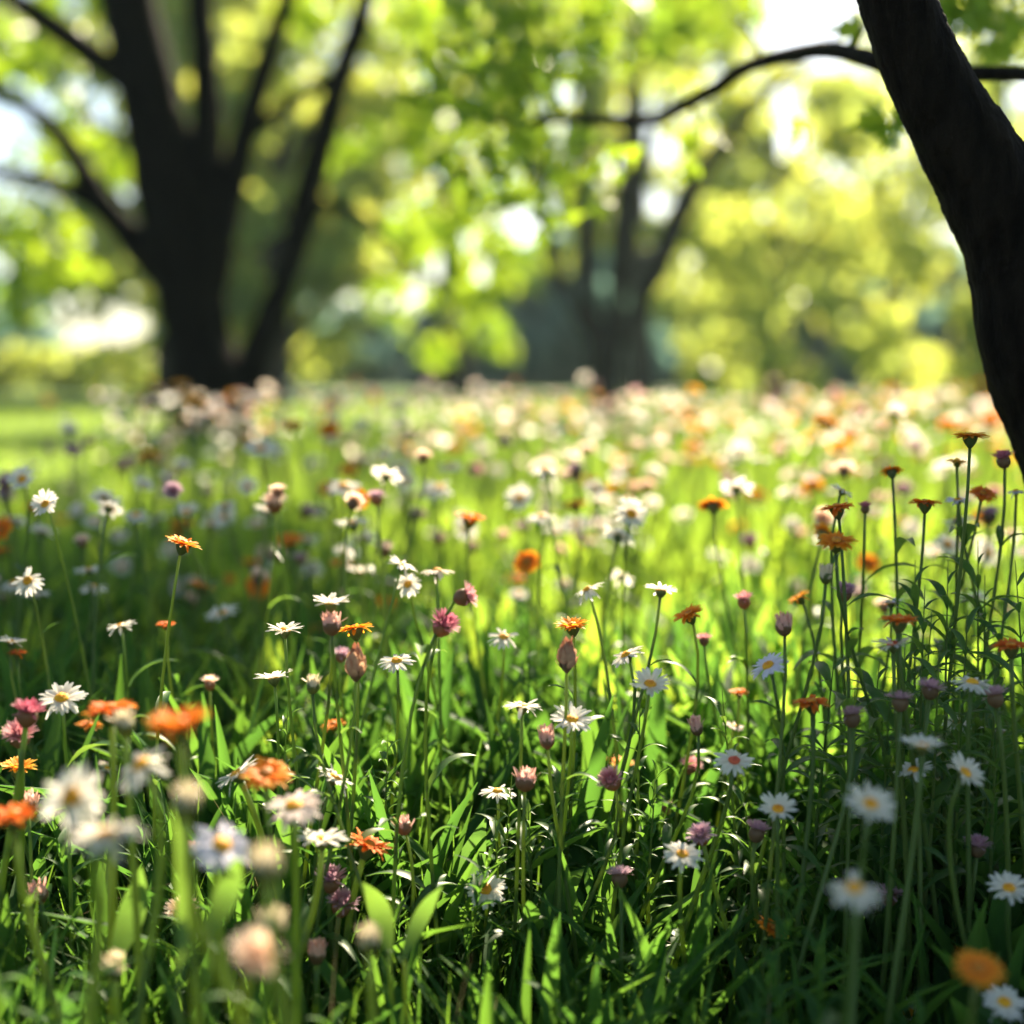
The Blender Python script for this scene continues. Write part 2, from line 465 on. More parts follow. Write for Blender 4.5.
# --- the big many-stemmed tree on the left
def left_tree():
    Y = 11.0
    base = P(204, 470, Y); base.z = 0
    t = tag(empty('spreading_tree', base), 'big dark tree with many stems and low limbs rising behind the flowers', 'tree')
    L_ = lambda p: p - base
    def limb(nm, rows, parent=t, lead=None, **k):
        pts, rad = px_path(Y, rows)
        rad = [r * (1.1 if r < .11 else .92) for r in rad]
        return tube(nm, [L_(p) for p in pts], rad, M['bark'], parent, 18, 6, .10, len(rows) + rows[0][0], **k)
    b = base + Vector((0, 0, -.05))
    pts, rad = px_path(Y, [(212, 455, 112), (210, 402, 84), (199, 345, 66), (184, 260, 68), (170, 190, 70), (154, 120, 62), (142, 60, 58), (128, 0, 56), (106, -120, 48), (84, -260, 36)])
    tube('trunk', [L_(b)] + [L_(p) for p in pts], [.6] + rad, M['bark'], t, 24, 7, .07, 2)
    limb('limb', [(198, 265, 44), (206, 190, 38), (207, 120, 33), (204, 50, 30), (200, 0, 29), (205, -120, 24), (230, -260, 14)])
    lr = limb('limb', [(222, 450, 50), (241, 400, 42), (260, 345, 35), (284, 280, 29), (304, 212, 27), (322, 140, 24), (338, 85, 22), (356, 30, 19), (368, -10, 17), (400, -130, 12), (440, -240, 7)])
    lc = limb('limb', [(212, 290, 28), (224, 225, 28), (237, 165, 25), (256, 95, 21), (272, 45, 18), (288, -5, 16), (310, -110, 12), (320, -220, 7)])
    limb('branch', [(242, 140, 16), (270, 118, 14), (305, 92, 13), (340, 72, 12), (366, 28, 9), (372, -40, 6)], lc)
    limb('branch', [(304, 214, 14), (325, 207, 12), (350, 210, 11), (378, 232, 9), (415, 268, 6, 10.5), (450, 300, 4, 10)], lr)
    ld = limb('limb', [(172, 285, 36), (142, 252, 34), (118, 222, 29), (100, 202, 25), (82, 170, 21), (64, 140, 18), (38, 115, 15), (0, 92, 14), (-70, 66, 11), (-150, 30, 7)])
    limb('branch', [(108, 210, 20), (78, 194, 17), (45, 182, 15), (0, 172, 14), (-60, 160, 11), (-140, 150, 7)], ld)
    limb('limb', [(158, 105, 36), (118, 74, 30), (88, 52, 25), (52, 26, 22), (12, -2, 19), (-50, -50, 14), (-130, -110, 8)])
    # limb reaching forward above the picture
    sh = along_sun(-.9, 3.2, .35, 4.6)
    tube('limb', [L_(P(140, -60, Y)), L_(P(260, -190, 10.3)), L_(P(430, -300, 9.3)), L_(sh)], [.17, .12, .09, .04], M['bark'], t, 12, 8, .1, 4)
    cl = []
    for (x, y, Yc, r, n) in [(20, 50, 12.8, .6, 70), (70, 140, 13, .5, 50), (20, 225, 12.6, .5, 46), (60, 265, 13, .4, 34), (15, 300, 12.5, .4, 36), (95, 0, 13, .5, 50), (120, 165, 13, .3, 20),
                             (300, 10, 13, .4, 26), (350, 140, 12.8, .3, 18), (425, 30, 13, .56, 70), (425, 130, 13.2, .42, 40), (425, 235, 13, .46, 42), (455, 110, 12.5, .55, 60),
                             (490, 205, 12.8, .42, 44), (465, 290, 13, .44, 40), (492, 335, 13.2, .24, 14), (390, 300, 13.4, .34, 20), (525, 60, 12.4, .58, 64), (525, 140, 12.6, .36, 30), (510, 262, 13, .32, 26),
                             (600, 20, 12.6, .58, 58),  (680, 20, 13, .46, 38), (740, 5, 13, .32, 20), (425, 350, 13.4, .24, 12)]:
        cl.append((L_(P(x, y, Yc)), r, n))
    # unseen crown clumps, placed sunward to shade the left middle of the meadow
    for (x, y, z, h, r, n) in [(-.65, 2.15, .35, 4.4, .42, 130), (-1.15, 2.6, .35, 4.5, .55, 190), (-.62, 2.8, .35, 4.6, .45, 150), (-1.6, 3.4, .35, 4.6, .6, 220), (-.95, 3.6, .35, 4.7, .6, 220), (-.30, 3.3, .35, 4.6, .32, 80),
                               (-1.9, 4.5, .35, 4.8, .7, 200), (-1.0, 4.6, .35, 4.8, .5, 110), (-2.6, 4.0, .35, 4.8, .7, 200), (-1.5, 2.1, .35, 4.4, .5, 150), (-2.2, 3.0, .35, 4.6, .6, 170), (-.95, 1.85, .35, 4.3, .3, 60)]:
        cl.append((L_(along_sun(x, y, z, h)), r, n))
    for k in range(60):
        a = rng.random() * 6.283; rr = 4.2 * rng.random() ** .5; zz = 5.2 + 3.4 * rng.random()
        x, y = -2.8 + rr * math.cos(a) * 1.0, 12.2 + rr * math.sin(a) * .8
        h_ = (zz - .6) / SUN.z
        gx, gy = x - SUN.x * h_, y - SUN.y * h_
        if x > .6 or (-4.6 < gx < 3.6 and 3.6 < gy < 13): continue  # leaves out clumps whose shadow would darken the lit flower band
        cl.append((L_(Vector((x, y, zz))), .75, 90))
    V, F = crown_geo(cl, .24, True, .5, .4)
    np_mesh('crown', V, F, M['maple'], t)


def centre_tree():
    Y = 26.0
    base = P(604, 420, Y); base.z = 0
    t = tag(empty('forked_tree', base), 'farther tree parting low into several slim upright stems behind the flower band', 'tree')
    L_ = lambda p: p - base
    def limb(nm, rows, parent=t):
        pts, rad = px_path(Y, rows)
        rad = [r * (.85 if k_ < 2 else 1.3) for k_, r in enumerate(rad)]
        return tube(nm, [L_(p) for p in pts], rad, M['bark_far'], parent, 14, 6, .08, rows[0][0])
    pts, rad = px_path(Y, [(604, 405, 36), (604, 375, 32), (604, 345, 34), (604, 322, 18)])
    tube('trunk', [L_(base - Vector((0, 0, .1)))] + [L_(p) for p in pts], [.6] + rad, M['bark_far'], t, 18, 6, .06, 2)
    limb('limb', [(598, 352, 20), (590, 300, 18), (587, 240, 17), (584, 150, 13), (580, 40, 9), (570, -120, 5)])
    limb('limb', [(609, 352, 22), (616, 300, 22), (623, 245, 22), (630, 170, 20), (634, 80, 14), (640, -60, 8)])
    lr = limb('limb', [(610, 352, 20), (632, 315, 20), (656, 270, 20), (684, 205, 19), (706, 165, 16), (735, 128, 12), (768, 92, 10), (800, 66, 8), (850, 20, 5)])
    limb('limb', [(600, 352, 14), (577, 312, 13), (556, 270, 13), (542, 220, 11), (532, 150, 9), (520, 60, 6)])
    limb('branch', [(700, 175, 9), (735, 150, 7), (780, 160, 5), (820, 190, 3)], lr)
    cl = []
    for (x, y, Yc, r, n) in [(560, 50, 27, 1.0, 60), (640, 10, 27.5, 1.2, 80), (520, 120, 27, .7, 36), (720, 50, 27, .8, 40), (660, 110, 27.5, .5, 18), (770, 70, 27, .8, 30), (500, 30, 27, 1.0, 60), (740, 210, 26.5, .5, 20)]:
        cl.append((L_(P(x, y, Yc)), r, n))
    for k in range(30):
        a = rng.random() * 6.283; rr = 4.4 * rng.random() ** .5
        cl.append((L_(Vector((2.0 + rr * math.cos(a), 28.5 + rr * math.sin(a) * .8, 7.4 + 2.8 * rng.random()))), 1.2, 110))
    V, F = crown_geo(cl, .34, False, .5, .3)
    np_mesh('crown', V, F, M['lime'], t)


right_tree(); left_tree(); centre_tree()


def far_tree(name, label, group, x, y, h, rx, zb, mat, n_cl, per, size, seed, cat='tree', clr=.30, trunk=True):
    """a whole tree: tapered trunk, four limbs, crown of leaf clumps between heights zb and h."""
    r_ = np.random.default_rng(seed)
    t = tag(empty(name, (x, y, 0)), label, cat, group)
    if trunk:
        tr = .028 * h
        tube('trunk', [(0, 0, -.1), (.02 * h * (r_.random() - .5), 0, h * .3), (.06 * h * (r_.random() - .5), .03 * h * (r_.random() - .5), h * .8)], [tr * 1.35, tr, tr * .3], M['bark_far'], t, 10, 5, .08, seed)
        for k in range(5):
            a = k * 1.26 + r_.random(); z0 = zb + (h - zb) * (.02 + .10 * k)
            tube('limb', [(0, 0, z0 - .1 * h), (rx * .35 * math.cos(a), rx * .35 * math.sin(a), z0 + .05 * h), (rx * .8 * math.cos(a), rx * .8 * math.sin(a), z0 + .15 * h)], [tr * .5, tr * .3, tr * .1], M['bark_far'], t, 8, 4, .08, k)
    cl = []
    for k in range(n_cl):
        u = r_.random(); z = zb + (h - zb) * u
        prof = math.sin(math.pi * min(1, (.18 + .82 * u)) ** .9) ** .6 if u < .98 else .2
        a = r_.random() * 6.283; rr = rx * prof * (.35 + .65 * r_.random() ** .5)
        cl.append((Vector((rr * math.cos(a), rr * math.sin(a), z)), rx * clr * (.6 + .7 * r_.random()), per))
    V, F = crown_geo(cl, size, False, .45, .3)
    np_mesh('crown', V, F, mat, t)
    return t


def copy_tree(src, x, y, rz, s, label, group):
    c = src.copy(); COL.objects.link(c)
    c.location = (x, y, 0); c.rotation_euler = (0, 0, rz); c.scale = (s, s, s)
    c['label'] = label; c['group'] = group
    for ch in src.children:
        d = ch.copy(); COL.objects.link(d); d.parent = c
    return c


# sunlit lime-green trees standing between the meadow and the wood
mid = [  # px, distance, height, crown radius, crown base, clumps, label
    (252, 46, 15, 5.8, .7, 44, 'sunlit yellow green tree standing behind the big tree with many stems'),
    (-190, 30, 12, 4.3, 1.6, 34, 'sunlit yellow green tree at the far edge of the lawn, partly out of view'),
    (775, 36, 9, 3.0, .4, 36, 'sunlit yellow green tree with foliage hanging almost to the lawn, beyond the forked tree'),
    (985, 32, 12, 3.8, .5, 40, 'sunlit yellow green tree seen past the leaning trunk'),
    (455, 52, 17, 4.6, 5.2, 42, 'tall sunlit yellow green tree far behind, between the big tree and the forked tree'),
    (890, 54, 13, 4.2, 5.0, 34, 'tall sunlit yellow green tree far behind with its crown high off the ground'),
    (190, 50, 17, 5.0, 5.0, 44, 'tall sunlit yellow green tree far behind the big dark trunk'),
    (172, 42, 15, 5.2, 2.9, 44, 'sunlit yellow green tree standing over the bright gap and the round shrubs'),
    (275, 40, 14, 3.8, 2.0, 42, 'sunlit yellow green tree close behind the slanting stem of the big tree'),
    (735, 62, 11, 4.2, 2.2, 44, 'sunlit yellow green tree low behind the outermost stem of the forked tree'),
    (640, 56, 16, 4.2, 5.0, 44, 'tall sunlit yellow green tree far behind the forked tree'),
]
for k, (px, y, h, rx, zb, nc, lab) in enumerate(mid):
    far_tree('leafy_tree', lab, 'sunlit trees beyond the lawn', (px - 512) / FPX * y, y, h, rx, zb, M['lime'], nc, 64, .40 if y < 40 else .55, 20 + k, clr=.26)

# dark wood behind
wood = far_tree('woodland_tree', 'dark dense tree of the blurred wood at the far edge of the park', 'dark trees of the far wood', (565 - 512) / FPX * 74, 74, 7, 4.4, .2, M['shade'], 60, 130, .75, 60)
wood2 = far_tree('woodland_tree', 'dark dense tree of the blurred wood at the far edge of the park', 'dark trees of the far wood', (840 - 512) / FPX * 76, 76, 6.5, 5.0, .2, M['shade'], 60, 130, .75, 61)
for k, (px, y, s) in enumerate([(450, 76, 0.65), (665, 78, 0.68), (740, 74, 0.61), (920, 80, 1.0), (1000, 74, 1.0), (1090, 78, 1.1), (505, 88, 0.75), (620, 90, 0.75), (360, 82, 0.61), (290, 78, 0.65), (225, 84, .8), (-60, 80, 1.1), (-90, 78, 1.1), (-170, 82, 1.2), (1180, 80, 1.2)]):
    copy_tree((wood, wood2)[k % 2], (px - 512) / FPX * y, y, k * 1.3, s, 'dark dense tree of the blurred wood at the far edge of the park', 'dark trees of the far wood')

# low hedge under the bright gap on the left
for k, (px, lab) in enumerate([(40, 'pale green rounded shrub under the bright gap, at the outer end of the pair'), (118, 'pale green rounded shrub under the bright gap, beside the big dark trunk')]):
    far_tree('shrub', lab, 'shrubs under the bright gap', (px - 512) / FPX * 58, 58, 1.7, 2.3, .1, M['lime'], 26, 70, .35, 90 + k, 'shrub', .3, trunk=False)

# ------------------------------------------------------------------ the flowers that can be told apart
WIDTH = {'W': .041, 'Wr': .041, 'Wb': .041, 'L': .041, 'O': .038, 'R': .038, 'Y': .038, 'P': .031, 'G': .031, 'V': .031, 'K': .031, 'B': .0135, 'Q': .0140, 'T': .0170}   # real head widths, m
AP = cam_data.lens / 1000 / 1.7


def dist_for(D, w, mode):
    """distance at which a head of width D looks w pixels wide, its blur included; n = nearer than the focus, f = beyond it, s = in focus."""
    if mode == 's':
        return min(1.66, max(1.38, FPX * D / w))
    best, bd = 9e9, 1.5
    lo, hi = (.85, 1.36) if mode == 'n' else (1.78, 4.2)
    if mode == 'f': D *= 1.4
    for i in range(80):
        d = lo + (hi - lo) * i / 79
        c = AP * abs(d - FOCUS) / d / FOCUS * FPX
        e = abs(FPX * D / d + .45 * c - w)
        if e < best: best, bd = e, d
    return bd


FL = [
# kind, px, py, width, focus, tilt, label
('W', 62, 700, 50, 's', 'h', 'crisp white daisy beside the pair of pink asters, yellow centre showing'),
('G', 27, 719, 35, 'n', 'u', 'soft magenta aster standing right above a paler one beside the crisp white daisy'),
('P', 20, 740, 32, 'n', 'q', 'pale pink aster just below the magenta one beside the crisp white daisy'),
('O', 89, 729, 28, 's', 'u', 'small orange flower on a fat green cup just below the crisp white daisy'),
('R', 111, 717, 47, 'n', 'u', 'large soft red orange flower with a cream bud tucked under it'),
('B', 125, 727, 20, 'n', 'u', 'cream bud tucked under the large soft red orange flower'),
('O', 180, 734, 62, 'n', 'u', 'widest orange flower seen edge-on like a flat plate'),
('W', 143, 767, 60, 'n', 'hl', 'blurred white daisy with a big orange eye, drooping sideways below the flat orange flower'),
('Y', 18, 773, 38, 's', 'u', 'amber flower with spiky petals seen from the side, over the red orange one'),
('W', 73, 798, 66, 'n', 'v', 'large blurred white daisy facing the camera with a yellow eye'),
('Wb', 107, 769, 24, 's', 'u', 'small pale daisy between two large blurred white daisies'),
('R', 14, 824, 52, 'n', 'u', 'blurred red orange flower cut by the edge of the picture'),
('W', 106, 838, 72, 'n', 'u', 'widest white daisy, seen edge-on below the large blurred one'),
('W', 190, 792, 36, 's', 'q', 'white daisy directly over a tan bud beside a thick blurred stem'),
('B', 186, 806, 30, 'n', 'u', 'tan bud directly below a white daisy beside a thick blurred stem'),
('O', 266, 781, 48, 'n', 'q', 'blurred orange flower with a white bloom at its side'),
('W', 238, 776, 30, 'n', 'l', 'half hidden white bloom at the side of a blurred orange flower'),
('Wb', 294, 808, 54, 'n', 'q', 'blurred blush daisy just below the orange flower with a white bloom at its side'),
('L', 221, 847, 60, 'n', 'hr', 'bluish white blurred daisy tipped sideways in shade'),
('W', 322, 842, 48, 'n', 'u', 'white daisy with an orange underside next to a dark orange flower'),
('R', 366, 852, 40, 'n', 'u', 'dark orange flower seen edge-on next to a white daisy in the lower meadow'),
('W', 334, 779, 43, 's', 'r', 'white daisy tilted away over a drooping stem, below a small orange flower'),
('B', 266, 870, 36, 'n', 'u', 'blurred tan bud under the bluish white daisy'),
('K', 253, 962, 60, 'n', 'hr', 'lowest big peach pink flower with an orange heart, strongly blurred'),
('K', 184, 916, 30, 'n', 'q', 'small peach flower with orange tips low among broad leaves'),
('B', 272, 928, 26, 'n', 'u', 'pale bud right above the lowest big peach pink flower'),
('B', 369, 944, 24, 'n', 'u', 'tan bud beside the bright broad leaf low in the meadow'),
('V', 341, 909, 30, 'n', 'u', 'dusky mauve aster, lower of two blurred ones near the dark orange flower'),
('V', 330, 885, 26, 'n', 'u', 'dusky mauve aster, upper of two blurred ones near the dark orange flower'),
('O', 334, 728, 27, 's', 'u', 'small orange flower seen edge-on above a tilted white daisy'),
('W', 274, 680, 40, 's', 'u', 'white daisy seen edge-on alone on a leafy stalk'),
('B', 313, 687, 14, 's', 'u', 'tiny pale bud between an edge-on white daisy and a mauve aster'),
('K', 210, 686, 22, 's', 'u', 'small peach flower beside a tall slender orange flower stem'),
('B', 219, 660, 15, 'f', 'u', 'round cream bud higher than the small peach flower, left of the lit herbs'),
('B', 194, 671, 12, 'f', 'u', 'small cream bud on a short stalk right beside the tall slender orange flower stem'),
('B', 185, 644, 12, 'f', 'u', 'small cream bud just over the short stalked one beside the tall orange flower'),
('V', 341, 658, 22, 's', 'u', 'purple thistle-like aster in a group of bare stems'),
('T', 356, 672, 21, 's', 'u', 'brown closed bud right beside the purple thistle-like aster'),
('Q', 39, 896, 16, 'n', 'u', 'small pinkish bud low on a blurred stem near the broad folded leaf'),
('B', 114, 971, 22, 'n', 'u', 'tan bud lowest of all in the lit corner'),
('Q', 317, 956, 18, 'n', 'u', 'pinkish bud low on a thin stem beside the peach pink flower'),
('Q', 191, 854, 15, 's', 'u', 'pinkish bud under the tan bud and the white daisy'),
('Q', 28, 806, 18, 's', 'u', 'blush bud peeping between an amber flower and a red orange one'),
('W', 397, 662, 38, 's', 'q', 'sharp white daisy with a yellow centre beside the purple aster'),
('W', 504, 638, 34, 's', 'h', 'white daisy alone in the lit grass, its yellow centre showing'),
('T', 567, 664, 20, 's', 'u', 'tall pointed reddish bud standing straight up'),
('W', 627, 656, 38, 's', 'l', 'white daisy tipped over one side, red under its petals'),
('W', 650, 686, 45, 's', 'h', 'sharp white daisy with a yellow eye on a thin dark leaning stem'),
('W', 522, 708, 42, 's', 'u', 'white daisy with an orange cup, upper and left of a sharp pair'),
('W', 572, 721, 44, 's', 'h', 'white daisy with a golden centre beside the orange cupped one'),
('Q', 547, 741, 20, 's', 'u', 'reddish open bud hanging between two sharp white daisies'),
('W', 498, 793, 39, 's', 'u', 'white daisy on a green cup rising above the long oval leaf'),
('Q', 525, 783, 21, 's', 'u', 'bright pink tipped bud beside the white daisy on a green cup'),
('Y', 620, 767, 32, 's', 'u', 'amber flower peeping out behind a fluffy pink aster'),
('P', 613, 784, 33, 's', 'hl', 'fluffy pink aster head in front of an amber flower'),
('W', 486, 890, 42, 's', 'v', 'lowest sharp white daisy, facing the camera beside the long oval leaf'),
('Q', 404, 828, 15, 's', 'u', 'small brown bud on a blurred stem over the bright broad leaf'),
('Q', 697, 729, 15, 's', 'u', 'pink bud between the thin leaning stem and the red eyed daisy'),
('P', 690, 769, 25, 's', 'u', 'faded brownish pink aster next to the red eyed daisy'),
('K', 664, 812, 25, 's', 'u', 'small half open pale peach flower among feathery weeds'),
('W', 682, 856, 46, 'n', 'q', 'white daisy with an orange heart at the edge of the deep shade'),
('V', 620, 881, 30, 'n', 'u', 'blurred dusky pink aster low in front of the feathery weeds'),
('V', 702, 839, 30, 'n', 'u', 'dark mauve aster just above the white daisy at the edge of the deep shade'),
('L', 769, 667, 42, 's', 'hl', 'lavender white daisy with narrow petals tipped sideways'),
('Wr', 734, 762, 40, 'n', 'h', 'white daisy with a clear red eye'),
('O', 739, 695, 21, 's', 'u', 'tiny orange flower between the lavender white daisy and the red eyed one'),
('Wb', 734, 727, 22, 's', 'u', 'faded pale daisy right above the red eyed one'),
('R', 812, 708, 34, 'n', 'u', 'soft red orange flower in front of feathery dark weeds'),
('W', 778, 811, 46, 'n', 'h', 'shaded white daisy with a yellow eye, just lower right of the red eyed one'),
('W', 870, 806, 58, 'n', 'h', 'large shaded white daisy with a big yellow eye tilted at the camera'),
('W', 957, 724, 33, 's', 'q', 'thin petalled white daisy alone against the dark at the far right'),
('W', 922, 748, 50, 'n', 'u', 'shaded white daisy seen edge-on, upper of a stacked pair'),
('W', 914, 772, 36, 'n', 'u', 'shaded white daisy, lower and smaller of a stacked pair'),
('W', 964, 774, 48, 'n', 'hr', 'shaded white daisy sliding off to one side next to the stacked pair'),
('W', 854, 890, 66, 'n', 'q', 'largest shaded white daisy low in the dark corner'),
('V', 889, 900, 30, 'n', 'u', 'grey mauve aster right beside the largest shaded white daisy'),
('O', 769, 933, 37, 'n', 'r', 'small orange flower glowing low in the dark'),
('O', 977, 975, 60, 'n', 'h', 'big dull orange flower in the darkest corner'),
('W', 1004, 1004, 52, 'n', 'h', 'dim white daisy under the big dull orange flower'),
('W', 908, 1014, 44, 'n', 'h', 'dim white daisy at the bottom edge beside the big dull orange flower'),
('V', 977, 851, 30, 'n', 'u', 'dim mauve aster alone in the dark over the dim daisies'),
('W', 1009, 890, 48, 'n', 'h', 'dim bluish daisy at the very edge of the dark corner'),
('R', 1011, 652, 36, 'n', 'u', 'orange flower edge-on at the edge of the picture below the dark tall flowers'),
('W', 972, 684, 44, 'n', 'u', 'shaded white daisy edge-on below the orange flower at the picture edge'),
('Wr', 893, 646, 44, 'n', 'u', 'blurred white daisy with a reddish eye under a brown flower'),
('V', 996, 701, 26, 'n', 'u', 'faint mauve aster between a shaded daisy and the picture edge'),
('V', 930, 693, 26, 'n', 'u', 'faint mauve aster between two shaded white daisies'),
('V', 900, 705, 26, 'n', 'u', 'faint mauve aster beneath the reddish eyed daisy'),
('V', 852, 721, 22, 'n', 'u', 'faint mauve aster next to the soft red orange flower'),
('V', 756, 836, 26, 'n', 'u', 'dusky mauve aster below the first shaded daisy'),
('P', 704, 642, 20, 's', 'u', 'pink bristly bud right under a glowing orange flower'),
('W', 46, 505, 33, 's', 'v', 'white daisy facing the camera high up at the left edge of the meadow'),
('O', 60, 523, 24, 'f', 'u', 'rusty orange flower right under the high camera facing daisy'),
('W', 28, 581, 33, 's', 'v', 'white daisy facing the camera in the shade, lower of two at the left'),
('O', 182, 549, 37, 's', 'u', 'orange flower edge-on at the top of the tallest bare stem in the shade'),
('V', 50, 450, 21, 'f', 'u', 'dark bluish aster standing over the lawn at the meadow edge'),
('R', 166, 627, 18, 's', 'u', 'half open orange flower on a short stalk beside the tallest bare stem'),
('Q', 191, 602, 16, 'f', 'u', 'mauve bud against the dark grass right of the tallest bare stem'),
('B', 194, 616, 11, 'f', 'u', 'tiny cream bud just under the mauve one in the dark grass'),
('W', 121, 627, 32, 's', 'u', 'white daisy edge-on in the shaded grass'),
('W', 11, 643, 28, 's', 'u', 'dim white daisy at the left edge above a rusty one'),
('R', 17, 656, 20, 's', 'u', 'rusty flower under the dim white daisy at the left edge'),
('W', 267, 621, 26, 'f', 'hr', 'cream daisy with a golden eye tipped next to an edge-on one'),
('W', 285, 632, 40, 's', 'u', 'edge-on white daisy with a brown cup beside the tipped cream one'),
('W', 331, 605, 44, 's', 'u', 'broad white daisy edge-on above an orange flower and a pink bud'),
('O', 356, 634, 37, 's', 'u', 'orange flower edge-on above the purple aster'),
('Q', 332, 627, 18, 's', 'u', 'pink bud right beside the orange flower above the purple aster'),
('O', 351, 581, 24, 'f', 'u', 'small orange flower behind the broad edge-on white daisy'),
('O', 272, 563, 25, 'f', 'u', 'soft rusty flower in the shade behind the cream daisy'),
('W', 236, 569, 24, 'f', 'u', 'soft white daisy in the shade near the tall orange flower'),
('W', 366, 522, 26, 'f', 'v', 'soft white daisy with an orange eye facing the camera behind the lit herbs'),
('W', 307, 540, 36, 'f', 'u', 'soft pale daisy edge-on over the dark grass'),
('W', 216, 527, 26, 'f', 'h', 'soft bluish daisy over the tall orange flower'),
('W', 408, 585, 28, 's', 'v', 'small round white daisy with an orange eye facing the camera'),
('W', 402, 566, 32, 's', 'u', 'white daisy edge-on directly above the small round one'),
('Wb', 437, 572, 34, 's', 'u', 'blush daisy edge-on next to the turned pink flower'),
('P', 461, 598, 34, 's', 'R', 'pink flower turned sideways showing a white rim'),
('G', 441, 629, 38, 's', 'hr', 'big magenta aster with ragged petals on a curved dark stem'),
('O', 425, 607, 18, 'f', 'u', 'small orange flower half hidden behind the big magenta aster'),
('Y', 573, 631, 36, 's', 'u', 'amber flower edge-on near the tall pointed bud'),
('B', 594, 632, 12, 'f', 'u', 'tiny orange bud right beside the amber edge-on flower'),
('W', 588, 591, 36, 's', 'l', 'grey white daisy tipped backwards beneath the white cluster'),
('W', 516, 616, 32, 'f', 'u', 'soft grey daisy edge-on above the lone lit one'),
('W', 661, 592, 37, 's', 'u', 'white daisy edge-on in bright light above the orange flowers'),
('O', 691, 619, 34, 's', 'l', 'glowing orange flower tipped over a pink bristly bud'),
('W', 576, 526, 38, 'f', 'h', 'brightest white daisy of the lit cluster, at its left'),
('W', 614, 522, 33, 'f', 'h', 'white daisy with orange eye at the top of the lit cluster'),
('W', 592, 542, 34, 'f', 'u', 'white daisy in the middle of the lit cluster'),
('W', 609, 548, 26, 'f', 'u', 'white daisy at the lower right of the lit cluster'),
('W', 541, 557, 26, 'f', 'h', 'small cream daisy left of and below the lit cluster'),
('W', 461, 519, 26, 'f', 'v', 'soft cream daisy with a peach eye facing the camera, over the blush daisy'),
('W', 435, 535, 29, 'f', 'u', 'soft white daisy edge-on under the peach eyed one'),
('W', 483, 550, 20, 'f', 'u', 'small soft cream daisy between the peach eyed one and the lit cluster'),
('L', 549, 504, 26, 'f', 'u', 'soft lavender daisy over a brownish orange flower'),
('O', 545, 518, 20, 'f', 'u', 'brownish orange flower under the soft lavender daisy'),
('R', 588, 484, 24, 'f', 'hr', 'red orange flower high over the lit cluster, tipped up'),
('Y', 603, 492, 24, 'f', 'u', 'amber flower touching the red orange one over the lit cluster'),
('W', 842, 492, 27, 's', 'r', 'grey backed white daisy highest of the bare stemmed group'),
('R', 838, 513, 38, 's', 'u', 'rust brown flower edge-on right beneath the grey backed daisy'),
('O', 836, 547, 41, 's', 'q', 'ragged orange flower with a dark cup in the bare stemmed group'),
('G', 865, 510, 18, 's', 'u', 'dark maroon closed flower on the straightest bare stem'),
('O', 892, 475, 25, 's', 'u', 'dark orange flower on the long leaning bare stem'),
('R', 925, 508, 34, 's', 'u', 'dark rusty flower with spread petals atop a straight stem with leaves'),
('O', 970, 442, 36, 's', 'u', 'highest dark orange flower, standing against the glowing band by the trunk'),
('Y', 957, 464, 22, 's', 'u', 'small glowing amber flower with a green cup under the highest dark orange one'),
('R', 982, 497, 28, 's', 'h', 'dark red orange flower turned to the camera beside the grey daisy'),
('L', 958, 501, 28, 's', 'u', 'grey lavender daisy seen from below beside the dark red orange flower'),
('G', 1004, 463, 27, 's', 'u', 'dark maroon flower close to the black trunk'),
('L', 1016, 492, 22, 's', 'u', 'pale lavender daisy half behind the black trunk edge'),
('K', 910, 541, 17, 'f', 'u', 'small peach flower with a dark cup left of the leafy straight stem'),
('V', 844, 596, 28, 's', 'u', 'violet bristly aster in the middle of the bare stems'),
('B', 826, 577, 15, 's', 'u', 'closed green bud between the ragged orange flower and the violet aster'),
('Y', 801, 601, 26, 's', 'l', 'small amber flower tipped over a curved lit stem'),
('P', 744, 604, 25, 's', 'u', 'rose pink bristly aster on a lone dark stem'),
('Q', 784, 628, 18, 's', 'u', 'pale pink bud on a lit bending stem left of the violet aster'),
('W', 764, 611, 30, 'f', 'u', 'soft white daisy close behind the rose pink aster'),
('W', 745, 572, 28, 'f', 'r', 'soft white daisy tipped over in bright light above the rose pink aster'),
('W', 661, 615, 26, 'f', 'u', 'soft cream bloom in bright grass left of the glowing orange flower'),
('W', 719, 556, 32, 'f', 'u', 'soft cream daisy edge-on in the brightest grass'),
('L', 891, 604, 29, 's', 'u', 'grey daisy seen from below above a dusky brown flower'),
('R', 899, 627, 30, 'n', 'u', 'dusky brown flower directly under the grey daisy'),
('W', 899, 588, 34, 'f', 'h', 'soft glowing cream daisy behind the grey one'),
('W', 925, 636, 38, 'f', 'u', 'soft white daisy beside the dusky brown flower'),
('L', 962, 580, 26, 'f', 'u', 'soft lavender daisy behind the dark leafy stalks'),
('V', 1009, 534, 24, 'f', 'u', 'soft mauve aster by the picture edge above the dark leafy stalks'),
('R', 792, 528, 24, 'f', 'u', 'soft rusty flower left of the bare stemmed group'),
('R', 859, 473, 26, 'f', 'u', 'soft red flower high above the maroon closed one'),
]

# ------------------------------------------------------------------ grass and herbs (uncountable)
def in_view(n, d0, d1, margin, bias):
    """n ground points in the picture's wedge widened by margin, denser near when bias > 1."""
    d = d0 + (d1 - d0) * rng.random(n) ** bias
    x = (rng.random(n) * 2 - 1) * (.37 * d + margin)
    return x, d


